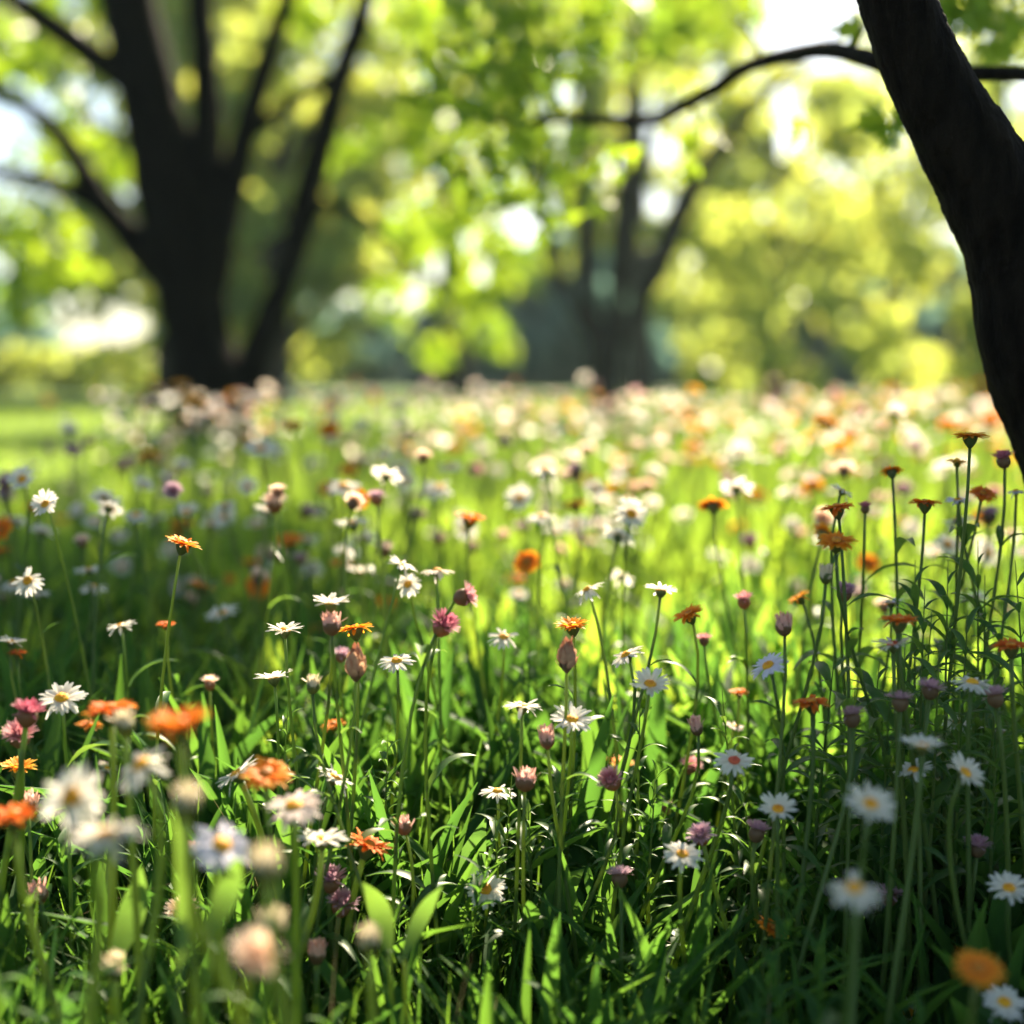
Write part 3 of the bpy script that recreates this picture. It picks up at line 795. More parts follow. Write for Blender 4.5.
def blades(x, y, z, h, w, lean, az, segs=4, fold=.0, prof=None, face=None):
    """curved strips from (x, y, z): height h, width w, bending towards az. Returns V, F (quads)."""
    n = len(x)
    t = np.linspace(0, 1, segs + 1)
    if prof is None:
        prof = 1 - t ** 1.6 * .94
    cx, sx = np.cos(az), np.sin(az)
    out = lean[:, None] * h[:, None] * (t[None] ** 1.7)
    up = h[:, None] * t[None] * (1 - .28 * np.minimum(lean, 1.5)[:, None] * t[None] ** 1.5)
    px_ = x[:, None] + out * cx[:, None]; py_ = y[:, None] + out * sx[:, None]; pz_ = z[:, None] + up
    fa = az + math.pi / 2 + (0 if face is None else face)
    wx, wy = np.cos(fa), np.sin(fa)
    hw = .5 * w[:, None] * prof[None]
    if fold:
        V = np.empty((n, segs + 1, 3, 3))
        for j, s in enumerate((-1, 0, 1)):
            V[:, :, j, 0] = px_ + s * hw * wx[:, None] - (abs(s) - .5) * fold * hw * cx[:, None]
            V[:, :, j, 1] = py_ + s * hw * wy[:, None] - (abs(s) - .5) * fold * hw * sx[:, None]
            V[:, :, j, 2] = pz_ + abs(s) * fold * hw
        c = 3
    else:
        V = np.empty((n, segs + 1, 2, 3))
        for j, s in enumerate((-1, 1)):
            V[:, :, j, 0] = px_ + s * hw * wx[:, None]; V[:, :, j, 1] = py_ + s * hw * wy[:, None]; V[:, :, j, 2] = pz_
        c = 2
    q = []
    for i in range(segs):
        for j in range(c - 1):
            q.append((i * c + j, i * c + j + 1, (i + 1) * c + j + 1, (i + 1) * c + j))
    q = np.array(q)
    F = (np.arange(n) * (segs + 1) * c)[:, None, None] + q[None]
    return V.reshape(-1, 3), F.reshape(-1, 4)


def cat_geo(parts):
    Vs, Fs, o = [], [], 0
    for V, F in parts:
        Vs.append(V); Fs.append(F + o); o += len(V)
    return np.concatenate(Vs), np.concatenate(Fs)


def patchy(x, y, s=1.0):
    return .5 + .5 * np.sin(x * 3.1 * s + 1.3 * np.sin(y * 2.3 * s)) * np.cos(y * 2.7 * s + 1.1 * np.sin(x * 1.9 * s))


U = lambda n, a, b: a + (b - a) * rng.random(n)
LANCE = np.array([.35, .72, .95, 1.0, .82, .5, .04])
OVAL = np.array([.25, .55, .9, 1.0, .9, .6, .05])

HEADS_PX = [(h_.x, h_.z, h_.y) for h_ in (P(f[1], f[2], dist_for(WIDTH[f[0]], f[3], f[4])) for f in FL)]   # (px, py, distance) of the flower heads the herbs should leave in view


def room(x, y):
    """tallest a herb may grow at ground point (x, y) without hiding a flower head behind it."""
    lim = np.full(len(x), 9.0)
    for hx, hz, hd in HEADS_PX:
        off = np.abs(x / y - hx / hd) * FPX
        m = (y < hd + .03) & (off < 34)
        z = CAM_H - (CAM_H - hz + .02) / hd * y
        lim = np.where(m, np.minimum(lim, z), lim)
    return np.maximum(lim, .06)


# fine blades
parts = []
x, y = in_view(24000, .62, 3.2, .9, 1.25); n = len(x)
parts.append(blades(x, y, np.zeros(n), U(n, .10, .27) * (.7 + .5 * patchy(x, y)) * (1 + .25 * np.clip(y - 1.4, 0, 1.2)), U(n, .0025, .0065), U(n, .05, .8), U(n, 0, 6.283), 4))
V, F = cat_geo(parts)
tag(np_mesh('meadow_grass', V, F, M['grass']), 'fine meadow grass growing between the near flowers', kind='stuff')
x, y = in_view(420, .7, 3.0, .8, 1.2); n = len(x)
V, F = blades(x, y, np.zeros(n), U(n, .15, .34), U(n, .0014, .0026), U(n, .1, .9), U(n, 0, 6.283), 5)
tag(np_mesh('dry_grass', V, F, M['straw']), 'thin dry straw stalks scattered through the near grass', kind='stuff')
parts = []
x, y = in_view(26000, 2.2, 13.5, 1.0, 1.3); n = len(x)
keep = ~((x / y < -.30) & (y > 5.5)); x, y = x[keep], y[keep]; n = len(x)
parts.append(blades(x, y, np.zeros(n), U(n, .18, .44) * (.6 + .6 * patchy(x, y)), U(n, .006, .016), U(n, .05, .7), U(n, 0, 6.283), 3))
V, F = cat_geo(parts)
tag(np_mesh('tall_meadow_grass', V, F, M['tall_grass']), 'tall sunlit grass growing through the farther flowers', kind='stuff')

# bigger leaves farther in
far_parts = []
tx, ty = in_view(700, 2.0, 5.5, .8, 1.2)
for i in range(len(tx)):
    k = rng.integers(5, 9)
    a = U(k, 0, 6.283)
    hh = U(k, .18, .42)
    far_parts.append(blades(np.full(k, tx[i]) + .02 * np.cos(a), np.full(k, ty[i]) + .02 * np.sin(a), np.zeros(k), hh, hh * U(k, .07, .14), U(k, .15, .9), a, 6, .45, LANCE, U(k, -.5, .5)))
V, F = cat_geo(far_parts)
tag(np_mesh('tall_meadow_herbs', V, F, M['tall_grass']), 'leafy sunlit herbs growing through the farther flowers', kind='stuff')

# leafy herbs: lance-shaped leaves in tufts, leafy stalks
parts = []
tx, ty = in_view(1750, .62, 3.1, .9, 1.35)
room_t = room(tx, ty)
for i in range(len(tx)):
    k = rng.integers(6, 12)
    a = U(k, 0, 6.283)
    g = .85 if ty[i] < 1.15 else min(1.5, .85 + 1.3 * (ty[i] - 1.15))
    hh = np.minimum(U(k, .11, .28) * g, room_t[i] * 1.12)
    parts.append(blades(np.full(k, tx[i]) + .012 * np.cos(a), np.full(k, ty[i]) + .012 * np.sin(a), np.zeros(k), hh, hh * U(k, .05, .11), U(k, .08, .85) ** 1.2, a, 6, .45, LANCE if rng.random() < .75 else OVAL, U(k, -.5, .5)))
# leafy stalks
sx_, sy_ = in_view(800, .70, 3.2, .8, 1.3)
room_s = room(sx_, sy_)
for i in range(len(sx_)):
    H = (.16 + .20 * rng.random()) * min(1.5, .85 + .5 * max(0, sy_[i] - 1.15)); H = min(H, room_s[i] * 1.1); az = rng.random() * 6.283; ln = .1 + .25 * rng.random()
    parts.append(blades(np.array([sx_[i]]), np.array([sy_[i]]), np.zeros(1), np.array([H]), np.array([.0026]), np.array([ln]), np.array([az]), 6, .45, np.array([1, 1, 1, 1, .9, .8, .5])))
    k = int(H / .013); t = np.linspace(.15, .98, k)
    out = ln * H * t ** 1.7; zz = H * t * (1 - .28 * ln * t ** 1.5)
    a = np.arange(k) * 2.4 + rng.random()
    L = (.06 - .03 * t) * U(k, .7, 1.3)
    parts.append(blades(sx_[i] + out * math.cos(az), sy_[i] + out * math.sin(az), zz, L * .75, L * U(k, .14, .24), U(k, .5, 1.5), a, 6, .4, LANCE, U(k, -.3, .3)))
V, F = cat_geo(parts)
tag(np_mesh('meadow_herbs', V, F, M['herb']), 'dense green leafy herbs filling the meadow under the flowers', kind='stuff')

# mown lawn beyond the meadow
x = rng.random(60000) * 2 - 1; d = 5 + 40 * rng.random(60000) ** 1.8; x = x * (.40 * d + 1.5)
keep = (d > 11) | (x / d < -.24); x, d = x[keep], d[keep]; n = len(x)
V, F = blades(x, d, np.zeros(n), U(n, .04, .09) * (1 + d * .01), U(n, .010, .022) * (1 + d * .04), U(n, .2, .9), U(n, 0, 6.283), 2)
tag(np_mesh('lawn_grass', V, F, M['lawn']), 'short sunlit lawn grass between the meadow and the trees', kind='stuff')

# ------------------------------------------------------------------ flower heads (shared meshes)
def lathe(rows, seg=14, top=True, wob=0.0, ridges=0):
    V, F = [], []
    for i, (r, z) in enumerate(rows):
        for k in range(seg):
            a = 2 * math.pi * k / seg
            rr = r * (1 + wob * math.sin(a * 3 + i) + (.07 * (k % 2) if ridges else 0))
            V.append((rr * math.cos(a), rr * math.sin(a), z))
    for i in range(len(rows) - 1):
        for k in range(seg):
            k2 = (k + 1) % seg
            F.append((i * seg + k, i * seg + k2, (i + 1) * seg + k2, (i + 1) * seg + k))
    F.append(tuple(range(seg - 1, -1, -1)))
    if top:
        F.append(tuple((len(rows) - 1) * seg + k for k in range(seg)))
    return V, F


def petals(layers, rnd, z0):
    """rings of petals joined to a small hub. layer = (count, r0, length, width, elevation, curl, blunt)"""
    V = [(0, 0, z0 - .0004)]
    F = []
    for (cnt, r0, ln, wd, el, curl, blunt, *dz) in layers:
        dz = dz[0] if dz else 0
        segs = 5
        for k in range(cnt):
            a = 2 * math.pi * (k + rnd.uniform(-.3, .3)) / cnt
            if cnt > 8 and rnd.random() < .05: continue
            e = el + rnd.gauss(0, .12) - (rnd.uniform(.3, .9) if rnd.random() < .07 else 0)
            l = ln * rnd.uniform(.80, 1.10)
            w = wd * rnd.uniform(.85, 1.15)
            tw = rnd.gauss(0, .22)
            cu = curl * rnd.uniform(.5, 1.5)
            rad = Vector((math.cos(a), math.sin(a), 0)); side = Vector((-math.sin(a), math.cos(a), 0))
            p = rad * r0 + Vector((0, 0, z0 + dz))
            b0 = len(V)
            for i in range(segs + 1):
                t = i / segs
                ang = e - cu * t
                d = rad * math.cos(ang) + Vector((0, 0, math.sin(ang)))
                nrm = -rad * math.sin(ang) + Vector((0, 0, math.cos(ang)))
                if i: p = p + d * (l / segs)
                pr = (.45, .8, 1, 1, .82, .30 if not blunt else .5)[i] * w * .5
                s2 = side * math.cos(tw * t) + nrm * math.sin(tw * t)
                V += [p - s2 * pr + nrm * pr * .22, p.copy(), p + s2 * pr + nrm * pr * .22]
                if i:
                    o = b0 + (i - 1) * 3
                    F += [(o, o + 1, o + 4, o + 3), (o + 1, o + 2, o + 5, o + 4)]
            F += [(0, b0, b0 + 1), (0, b0 + 1, b0 + 2)]
    return V, F


def dome(r, h, z0, rings=6, seg=16, bump=.12, seed=0):
    V, F = [], []
    rnd = random.Random(seed)
    for i in range(rings):
        t = i / rings
        for k in range(seg):
            a = 2 * math.pi * (k + .5 * (i % 2)) / seg
            rr = r * math.cos(t * math.pi / 2)
            z = z0 + h * math.sin(t * math.pi / 2) - h * .25 * max(0, t - .5)
            s = 1 + bump * rnd.uniform(-1, 1)
            V.append((rr * s * math.cos(a), rr * s * math.sin(a), z + h * bump * rnd.uniform(-1, 1)))
    V.append((0, 0, z0 + h * .86))
    for i in range(rings - 1):
        for k in range(seg):
            k2 = (k + 1) % seg
            F.append((i * seg + k, i * seg + k2, (i + 1) * seg + k2, (i + 1) * seg + k))
    for k in range(seg):
        F.append(((rings - 1) * seg + k, (rings - 1) * seg + (k + 1) % seg, len(V) - 1))
    F.append(tuple(range(seg - 1, -1, -1)))
    return V, F


def mesh_only(name, geo, mat):
    me = bpy.data.meshes.new(name)
    me.from_pydata([tuple(v) for v in geo[0]], [], geo[1])
    me.polygons.foreach_set('use_smooth', [True] * len(me.polygons))
    me.materials.append(mat); me.update()
    return me


NV = 10   # variants of every head
CALYX_D = [(.0013, -.001), (.0030, .0008), (.0050, .0034), (.0058, .0060), (.0054, .0080)]
CALYX_O = [(.0014, -.001), (.0036, .0015), (.0062, .0055), (.0076, .0100), (.0080, .0125)]
CALYX_P = [(.0013, -.001), (.0046, .0010), (.0074, .0050), (.0078, .0090), (.0066, .0125)]
HEAD = {}


def head_kind(key, build):
    HEAD[key] = [build(random.Random(100 * len(HEAD) + v), v) for v in range(NV)]


def daisy_head(mat, disc, name='daisy'):
    def f(rnd, v):
        el = (.12, .30, .02, .22, .38, -.12, .5, .16, .75, .95)[v]
        n = rnd.randint(19, 26)
        return [('calyx', mesh_only('calyx', lathe(CALYX_D, 16, True, .03, 1), M['calyx'])),
                ('petal_ring', mesh_only('petal_ring', petals([(n, .0042, .0165, .0042, el, .28, 0), (n // 2, .0040, .0150, .0038, el + .12, .22, 0)], rnd, .0078), M[mat])),
                ('disc', mesh_only('disc', dome(.0060, .0042, .0074, seed=v), M[disc]))]
    return f


def orange_head(mat, disc='disc_brown'):
    def f(rnd, v):
        el = (.06, .18, .0, .12, .3, -.15, .4, .1, .55, .75)[v]
        return [('calyx', mesh_only('calyx', lathe(CALYX_O, 16, True, .03, 1), M['calyx'])),
                ('petal_ring', mesh_only('petal_ring', petals([(30, .0058, .0140, .0037, el, .22, 0), (27, .0050, .0122, .0034, el + .20, .3, 0), (20, .0040, .0092, .0030, el + .42, .35, 0)], rnd, .0122), M[mat])),
                ('disc', mesh_only('disc', dome(.0048, .0036, .0128, seed=v), M[disc]))]
    return f


def fluffy_head(mat, cal='calyx_brown'):
    def f(rnd, v):
        o = (0, .12, -.12, .2, -.05, .3, -.2, .08, -.3, -.1)[v]
        return [('calyx', mesh_only('calyx', lathe(CALYX_P, 16, True, .03, 1), M[cal])),
                ('petal_ring', mesh_only('petal_ring', petals([(34, .0052, .0105, .0020, .42 + o, .1, 0), (30, .0044, .0108, .0019, .78 + o, .1, 0), (24, .0030, .0100, .0018, 1.08 + o, .0, 0), (14, .0015, .0088, .0018, 1.36, 0, 0)], rnd, .0118), M[mat])),
                ('disc', mesh_only('disc', dome(.0042, .0050, .0120, seed=v), M[mat]))]
    return f


def bud_head(mat, tall=False, cal='calyx'):
    def f(rnd, v):
        k = (1, .9, 1.1, 1.05, .95, .85, 1.15, 1, .9, 1.1)[v]
        if tall:
            body = [(.0016, 0), (.0052, .004), (.0074, .010), (.0072, .016), (.0050, .022), (.0018, .027)]
            pl = [(9, .0060, .0090, .0060, 1.02, -.25, 1, -.003), (9, .0074, .0085, .0056, 1.2, -.3, 1, .001), (9, .0078, .0085, .0054, 1.35, -.4, 1, .005), (8, .0074, .0085, .0050, 1.5, -.4, 1, .009), (7, .0060, .0080, .0042, 1.65, -.3, 0, .013), (5, .0036, .0075, .0030, 1.6, -.1, 0, .017)]
            return [('calyx', mesh_only('calyx', lathe([(.0013, -.002), (.0038, .001), (.0060, .0050), (.0064, .0075)], 12, True, .03, 1), M[cal])),
                    ('bud_tip', mesh_only('bud_tip', lathe([(r * k, z) for r, z in body], 12, True, .06, 1), M[mat])),
                    ('petal_ring', mesh_only('petal_ring', petals(pl, rnd, .006), M['scale']))]
        cup = [(.0012, -.001), (.0040, .0008), (.0062, .0040), (.0066, .0075), (.0060, .0100)]
        tip = [(.0056, .0096), (.0058, .0115), (.0048, .0140), (.0026, .0160), (.0008, .0166)]
        return [('calyx', mesh_only('calyx', lathe([(r * k, z) for r, z in cup], 14, True, .04, 1), M[cal])),
                ('bud_tip', mesh_only('bud_tip', lathe([(r * k, z) for r, z in tip], 14, True, .05, 1), M[mat])),
                ('petal_ring', mesh_only('petal_ring', petals([(10, .0060 * k, .0095, .0036, 1.25, -.5, 1, -.006), (12, .0060 * k, .0085, .0026, 1.35, .0, 0, -.001), (10, .0040, .0075, .0024, 1.5, .1, 0, .001)], rnd, .0106), M[mat]))]
    return f


# key -> (thing name, category, real head width)
KIND = {
    'W': ('daisy', 'daisy', .041, daisy_head('white', 'disc')),
    'Wr': ('daisy', 'daisy', .041, daisy_head('white', 'disc_red')),
    'Wb': ('daisy', 'daisy', .041, daisy_head('blush', 'disc')),
    'L': ('daisy', 'daisy', .041, daisy_head('lavender', 'disc')),
    'O': ('orange_flower', 'orange flower', .038, orange_head('orange')),
    'R': ('orange_flower', 'orange flower', .038, orange_head('red_orange')),
    'Y': ('orange_flower', 'orange flower', .038, orange_head('amber', 'disc')),
    'P': ('aster', 'pink flower', .031, fluffy_head('pink')),
    'G': ('aster', 'pink flower', .031, fluffy_head('magenta')),
    'V': ('aster', 'pink flower', .031, fluffy_head('mauve')),
    'K': ('aster', 'pink flower', .031, fluffy_head('peach')),
    'B': ('flower_bud', 'flower bud', .0135, bud_head('bud')),
    'Q': ('flower_bud', 'flower bud', .0140, bud_head('bud_pink', False, 'calyx_brown')),
    'T': ('flower_bud', 'flower bud', .0170, bud_head('bud_red', True, 'calyx_brown')),
}
for key, kd in KIND.items():
    head_kind(key, kd[3])


def leaf_mesh(L, W, seed, bend=.35):
    """lance-shaped stem leaf along +X, folded along its midrib."""
    V, F = [], []
    prof = [.25, .6, .9, 1, .9, .7, .42, .05]
    n = len(prof)
    rnd = random.Random(seed)
    for i, p in enumerate(prof):
        t = i / (n - 1)
        zc = L * (.55 * t - bend * 1.6 * t * t)
        xc = L * t * (1 - .12 * t)
        w = W * .5 * p
        wave = .06 * W * math.sin(t * 9 + seed)
        V += [(xc, -w, zc + w * .5 + wave), (xc, 0, zc), (xc, w, zc + w * .5 - wave)]
        if i:
            o = (i - 1) * 3
            F += [(o, o + 1, o + 4, o + 3), (o + 1, o + 2, o + 5, o + 4)]
    return mesh_only('leaf', (V, F), M['leaf'])


LEAVES = [leaf_mesh(.055, .010, 1), leaf_mesh(.07, .011, 2, .45), leaf_mesh(.042, .009, 3, .25), leaf_mesh(.085, .015, 4, .4)]


def child(name, me, parent, mtx):
    o = bpy.data.objects.new(name, me)
    COL.objects.link(o)
    o.parent = parent
    o.matrix_basis = mtx
    return o


TILT = {'u': (.16, None), 'v': (.95, -90), 'h': (.44, -90), 'hl': (.62, -140), 'hr': (.62, -40), 'l': (.55, 180), 'r': (.55, 0), 'L': (1.15, 180), 'R': (1.15, 0), 'a': (.45, 90), 'q': (.34, -90), 'A': (.92, 90), 'V': (1.32, -90), 'B': (.75, 60), 'C': (.8, 125)}


def flower(key, head, scale, tilt, label, group, leaves=2, variant=None, sides=6, rnd=random, thick=1.0):
    """a flower standing on the ground with its head at `head`."""
    name, cat, D, _ = KIND[key]
    tl, ta = TILT[tilt]
    if ta is None:
        ta = rnd.uniform(0, 360); tl = abs(rnd.gauss(0, .2))
    else:
        tl *= rnd.uniform(.85, 1.12); ta += rnd.uniform(-14, 14)
    ax = Vector((math.sin(tl) * math.cos(R(ta)), math.sin(tl) * math.sin(R(ta)), math.cos(tl)))
    h = head.z
    off = Vector((rnd.gauss(0, .10) * h, rnd.gauss(0, .08) * h, 0)) - Vector((ax.x, ax.y, 0)) * min(.05, h * .14)
    base = Vector((head.x + off.x, head.y + off.y, 0))
    t = tag(empty(name, base), label, cat, group)
    tip = head - base - ax * .006 * scale
    c1 = Vector((tip.x * .05 + rnd.gauss(0, .02) * h, tip.y * .05 + rnd.gauss(0, .02) * h, h * .5))
    c2 = tip - ax * min(.06, h * .3) - Vector((0, 0, h * .10))
    a = Vector((0, 0, -.015))
    path, rad = [], []
    n = 9
    for i in range(n + 1):
        s = i / n
        path.append(a * (1 - s) ** 3 + c1 * 3 * s * (1 - s) ** 2 + c2 * 3 * s * s * (1 - s) + tip * s ** 3)
        rad.append((.0025 - .0009 * s) * thick)
    V, F = tube_geo(path, rad, sides)
    st = py_mesh('stem', V, F, M['stem'], t)
    v = rnd.randrange(8) if variant is None else variant
    q = Vector((0, 0, 1)).rotation_difference(ax).to_matrix().to_4x4()
    mtx = Matrix.Translation(tip) @ q @ Matrix.Rotation(rnd.uniform(0, 6.28), 4, 'Z') @ Matrix.Scale(scale, 4)
    for nm, me in HEAD[key][v]:
        child(nm, me, t, mtx)
    for k in range(leaves):
        i = rnd.randint(2, 7)
        s = rnd.uniform(.7, 1.15)
        child('leaf', LEAVES[rnd.randrange(4)], t, Matrix.Translation(path[i]) @ Matrix.Rotation(rnd.uniform(0, 6.28), 4, 'Z') @ Matrix.Rotation(-rnd.uniform(.1, .6), 4, 'Y') @ Matrix.Scale(s, 4))
    return t


frnd = random.Random(11)
for (key, px, py, w, mode, tilt, label) in FL:
    D = KIND[key][2]
    d = dist_for(D, w, mode)
    p = P(px, py, d)
    if p.z < .09: p.z = .09
    sc = 1.4 if mode == 'f' else 1.0
    if mode == 'n' and px < 420:
        sc = 1.25 if w == 60 and key == 'K' else 1.22
    if mode == 's':
        sc = max(.62, min(1.25, w * d / FPX / D))
    flower(key, p, sc, tilt, label, {'daisy': 'white daisies of the meadow', 'orange_flower': 'orange flowers of the meadow', 'aster': 'pink and mauve asters of the meadow', 'flower_bud': 'flower buds of the meadow'}[KIND[key][0]],
           leaves=(frnd.choice([4, 5, 6]) if px > 800 and py < 680 else frnd.choice([2, 3, 4])) if mode == 's' else 1, rnd=frnd, thick=(1.9 if px < 420 else 1.3) if mode == 'n' else 1.0)

# ------------------------------------------------------------------ the blurred flower band: prototypes with parts, then copies
BAND = {  # kind: (how many, label, group)
    'W': (150, 'strongly blurred cream white daisy in the glowing flower band before the trees', 'blurred white daisies of the far band'),
    'Y': (75, 'strongly blurred amber flower in the glowing flower band before the trees', 'blurred amber flowers of the far band'),
    'Wb': (40, 'strongly blurred blush daisy in the glowing flower band before the trees', 'blurred blush daisies of the far band'),
    'O': (30, 'strongly blurred orange flower in the glowing flower band before the trees', 'blurred orange flowers of the far band'),
    'K': (120, 'strongly blurred peach flower in the glowing flower band before the trees', 'blurred peach flowers of the far band'),
    'P': (35, 'strongly blurred pink flower in the glowing flower band before the trees', 'blurred pink flowers of the far band'),
    'V': (25, 'strongly blurred mauve flower in the glowing flower band before the trees', 'blurred mauve flowers of the far band'),
}
brnd = random.Random(5)
for key, (cnt, label, group) in BAND.items():
    protos = []
    for i in range(cnt):
        for _ in range(60):
            d = 2.6 + 5.6 * brnd.random() ** 1.1
            x = (brnd.random() * 2 - 1) * (.36 * d + .15)
            z = brnd.gauss(.49 + .032 * (d - 2.5), .105)
            px = 512 + x / d * FPX
            py = 375 + (CAM_H - z) / d * FPX
            if z < .34 or py < (392 if i % 4 else 378): continue
            if px < 130 and d > 4.2 - (130 - px) * .012 and brnd.random() < .9: continue
            if px < 60 and brnd.random() < .4: continue
            if py > 530: continue
            if px < 480 and py > 470 and brnd.random() < .5: continue
            break
        s = brnd.uniform(1.1, 1.6)
        if len(protos) < 7:
            t = flower(key, Vector((x, d, z)), 1.0, ('A', 'v', 'B', 'C', 'A', 'V', 'h')[i % 7], label, group, leaves=0, variant=(8, 3, 9, 6, 8, 9, 6)[i % 7], sides=4, rnd=brnd)
            t['h0'] = z
            protos.append(t)
            del t['h0']
            t.scale = (s, s, 1)
            HZ = getattr(flower, 'hz', {}); HZ[t.name] = z; flower.hz = HZ
            continue
        src = protos[brnd.randrange(7)]
        c = src.copy(); COL.objects.link(c)
        k = z / flower.hz[src.name]
        c.location = (x, d, 0); c.rotation_euler = (0, 0, brnd.uniform(-.7, .7))
        c.scale = (s, s, 1)
        for ch in src.children:
            e = ch.copy(); COL.objects.link(e); e.parent = c
            if ch.name.startswith('stem'):
                e.scale = (1, 1, k)
            else:
                e.location = (ch.location.x, ch.location.y, ch.location.z * k)
# ------------------------------------------------------------------ the countless smallest blooms of the band, beyond the 300 largest
def drift(n, seed):
    r_ = np.random.default_rng(seed)
    mats = [M['white'], M['peach'], M['amber'], M['blush'], M['pink'], M['orange'], M['stem']]
    prob = [.30, .32, .09, .15, .09, .05]
    V, F, mi = [], [], []
    for i in range(n):
        for _ in range(50):
            d = 4.2 + 6.0 * r_.random()
            x = (r_.random() * 2 - 1) * (.37 * d + .3)
            z = r_.normal(.53, .10)
            px = 512 + x / d * FPX; py = 375 + (CAM_H - z) / d * FPX
            if z < .36 or py < (396 if i % 4 else 382) or (px < 95 and d > 5.5 - (95 - px) * .03): continue
            if r_.random() > .45 + .55 * patchy(x, d, .8): continue
            break
        m = int(r_.choice(6, p=prob))
        R_ = r_.uniform(.020, .034); el = r_.uniform(.35, 1.0)
        t = Vector((r_.normal(0, .35), r_.normal(.25, .45), 1)).normalized()
        q = Vector((0, 0, 1)).rotation_difference(t).to_matrix()
        c = Vector((x, d, z)); b0 = len(V)
        K = 11
        V.append(c - t * .003)
        for ring, (rr, zz) in enumerate(((.45, .30), (1.0, 1.0))):
            for k in range(K * 2):
                a = math.pi * k / K
                g = rr * R_ * math.cos(el * .8) * (1 if (k % 2 == 0 or ring == 0) else .72) * r_.uniform(.9, 1.08)
                V.append(c + q @ Vector((g * math.cos(a), g * math.sin(a), zz * R_ * math.sin(el * .8) * (1 if k % 2 == 0 else .85))))
        n2 = K * 2
        for k in range(n2):
            k2 = (k + 1) % n2
            F.append((b0, b0 + 1 + k, b0 + 1 + k2)); mi.append(m)
            F.append((b0 + 1 + k, b0 + 1 + n2 + k, b0 + 1 + n2 + k2, b0 + 1 + k2)); mi.append(m)
        foot = Vector((x + r_.normal(0, .04), d + r_.normal(0, .04), 0))
        sv, sf = tube_geo([foot, (foot + c) * .5 + Vector((r_.normal(0, .01), 0, .02)), c - t * .003], [.003, .0025, .002], 4)
        o = len(V); V += sv
        F += [tuple(j + o for j in f) for f in sf]; mi += [6] * len(sf)
    o = py_mesh('flower_drift', V, F, M['white'])
    for m in mats[1:]:
        o.data.materials.append(m)
    o.data.polygons.foreach_set('material_index', mi)
    tag(o, 'glowing drift of countless small pale blooms far back in the meadow', kind='stuff')


drift(400, 3)

# ------------------------------------------------------------------ softly blurred flowers between the sharp ones and the band
MID = {
    'W': (84, 'softly blurred white daisy in the grass between the sharp flowers and the far band', 'soft white daisies of the middle meadow'),
    'O': (24, 'softly blurred orange flower in the grass between the sharp flowers and the far band', 'soft orange flowers of the middle meadow'),
    'K': (26, 'softly blurred peach flower in the grass between the sharp flowers and the far band', 'soft peach flowers of the middle meadow'),
    'V': (16, 'softly blurred mauve aster in the grass between the sharp flowers and the far band', 'soft mauve asters of the middle meadow'),
}
for key, (cnt, label, group) in MID.items():
    for i in range(cnt):
        px, py = (brnd.uniform(-10, 1034) if i % 3 else brnd.uniform(0, 420)), brnd.triangular(440, 650, 510)
        d = brnd.uniform(1.85, 3.0)
        p = P(px, py, d)
        while p.z > .62:
            d += .15; p = P(px, py, d)
            if d > 6: break
        p = P(px, py, d)
        flower(key, p, brnd.uniform(.9, 1.35), brnd.choice('uuqhvaB'), label, group, leaves=1, sides=5, rnd=brnd)

# ------------------------------------------------------------------ single broad leaves that stand out
def broad_leaf(px, py, qx, qy, d, width, label, mat='leaf'):
    """a plant with one long oval leaf from ground up through (px,py) at its foot to (qx,qy) at its tip."""
    a, b = P(px, py, d), P(qx, qy, d)
    base = Vector((a.x, a.y, 0))
    t = tag(empty('broad_leaf_plant', base), label, 'leafy plant')
    V, F = [], []
    n = 9
    ax = b - a
    side = Vector((ax.z, 0, -ax.x)).normalized()
    for i in range(n):
        s = i / (n - 1)
        p = a + ax * s + Vector((0, .03 * math.sin(s * 3), 0)) - base
        w = width * .5 * (.22, .55, .82, .98, .95, .80, .56, .28, .02)[i]
        V += [p - side * w + Vector((0, -w * .35, 0)), p, p + side * w + Vector((0, -w * .35, 0))]
        if i:
            o = (i - 1) * 3
            F += [(o, o + 1, o + 4, o + 3), (o + 1, o + 2, o + 5, o + 4)]
    py_mesh('leaf', V, F, M[mat], t)
    q, w = smooth_path([Vector((0, 0, -.01)), (a - base) * .5 + Vector((.004, 0, 0)), a - base + ax * .06], [.003, .0026, .0018], 4)
    V, F = tube_geo(q, w, 6)
    py_mesh('stem', V, F, M['stem'], t)


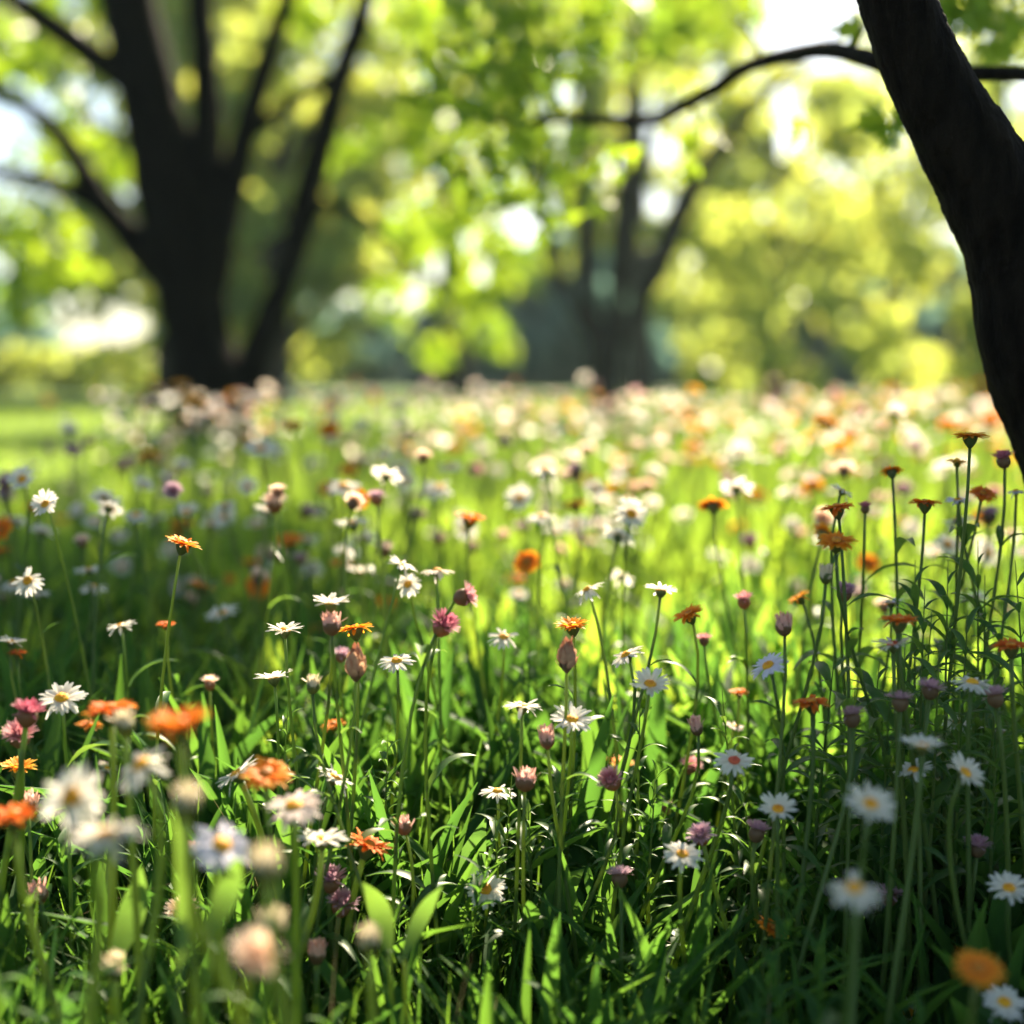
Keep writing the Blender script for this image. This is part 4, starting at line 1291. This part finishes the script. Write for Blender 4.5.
broad_leaf(452, 930, 486, 818, 1.47, .034, 'plant with one long oval dark leaf standing upright beside the lowest sharp daisy')
broad_leaf(390, 955, 362, 884, 1.20, .021, 'plant with a bright yellow green broad leaf beside the tan bud')
broad_leaf(402, 960, 442, 888, 1.20, .015, 'plant with a bright narrow leaf leaning away from the broad yellow green one')
broad_leaf(112, 968, 140, 868, 1.18, .024, 'plant with a folded green blade below the widest white daisy')
broad_leaf(205, 945, 238, 858, 1.02, .019, 'plant with a grey green blurred leaf behind the bluish white daisy')
broad_leaf(178, 1000, 170, 806, .98, .011, 'plant with a thick blurred upright blade under the flat orange flower')
broad_leaf(540, 930, 585, 870, 1.40, .030, 'plant with a broad dark leaf slanting beside the lowest sharp daisy')


# ------------------------------------------------------------------ dark leafy stalks
def leafy_stalk(px, py, d, label, group, seed, L0=.07):
    rnd = random.Random(seed)
    top = P(px, py, d)
    base = Vector((top.x + rnd.gauss(0, .02), top.y + rnd.gauss(0, .02), 0))
    t = tag(empty('leafy_stalk', base), label, 'leafy plant', group)
    q, w = smooth_path([Vector((0, 0, -.01)), (top - base) * .5 + Vector((rnd.gauss(0, .008), 0, 0)), top - base], [.003, .0022, .0004], 10)
    V, F = tube_geo(q, w, 6)
    py_mesh('stem', V, F, M['stem'], t)
    n = 30
    for k in range(n):
        u = .22 + .78 * k / n
        p = q[min(len(q) - 1, int(u * (len(q) - 1)))]
        s = (1.15 - .6 * u) * rnd.uniform(.6, 1.35) * L0 / .07
        child('leaf', LEAVES[(0, 1, 3, 0, 2)[k % 5]], t, Matrix.Translation(p) @ Matrix.Rotation(k * 2.4 + rnd.uniform(-.3, .3), 4, 'Z') @ Matrix.Rotation(-rnd.uniform(.2, .8), 4, 'Y') @ Matrix.Scale(s, 4))


for k, (px, py, d) in enumerate([(915, 560, 1.55), (978, 540, 1.56), (1015, 560, 1.45), (932, 610, 1.5), (890, 690, 1.42), (925, 585, 1.48), (948, 560, 1.52), (968, 610, 1.45), (985, 575, 1.55), (905, 640, 1.46), (1005, 600, 1.5), (940, 640, 1.4), (880, 660, 1.5), (855, 690, 1.45), (1000, 680, 1.38), (960, 690, 1.4), (835, 650, 1.5)]):
    leafy_stalk(px, py, d, 'dark leafy stalk in the tangle below the tall dark flowers by the trunk', 'leafy stalks below the tall dark flowers', k, .088)
for k, (px, py, d) in enumerate([(512, 775, 1.48), (528, 800, 1.45), (640, 700, 1.5), (722, 690, 1.5), (562, 770, 1.52), (495, 815, 1.42), (655, 780, 1.45), (288, 700, 1.5), (388, 735, 1.5), (742, 780, 1.42)]):
    leafy_stalk(px, py, d, 'green leafy stalk in the lit middle of the meadow among the sharp daisies', 'leafy stalks among the sharp daisies', 40 + k, .055)
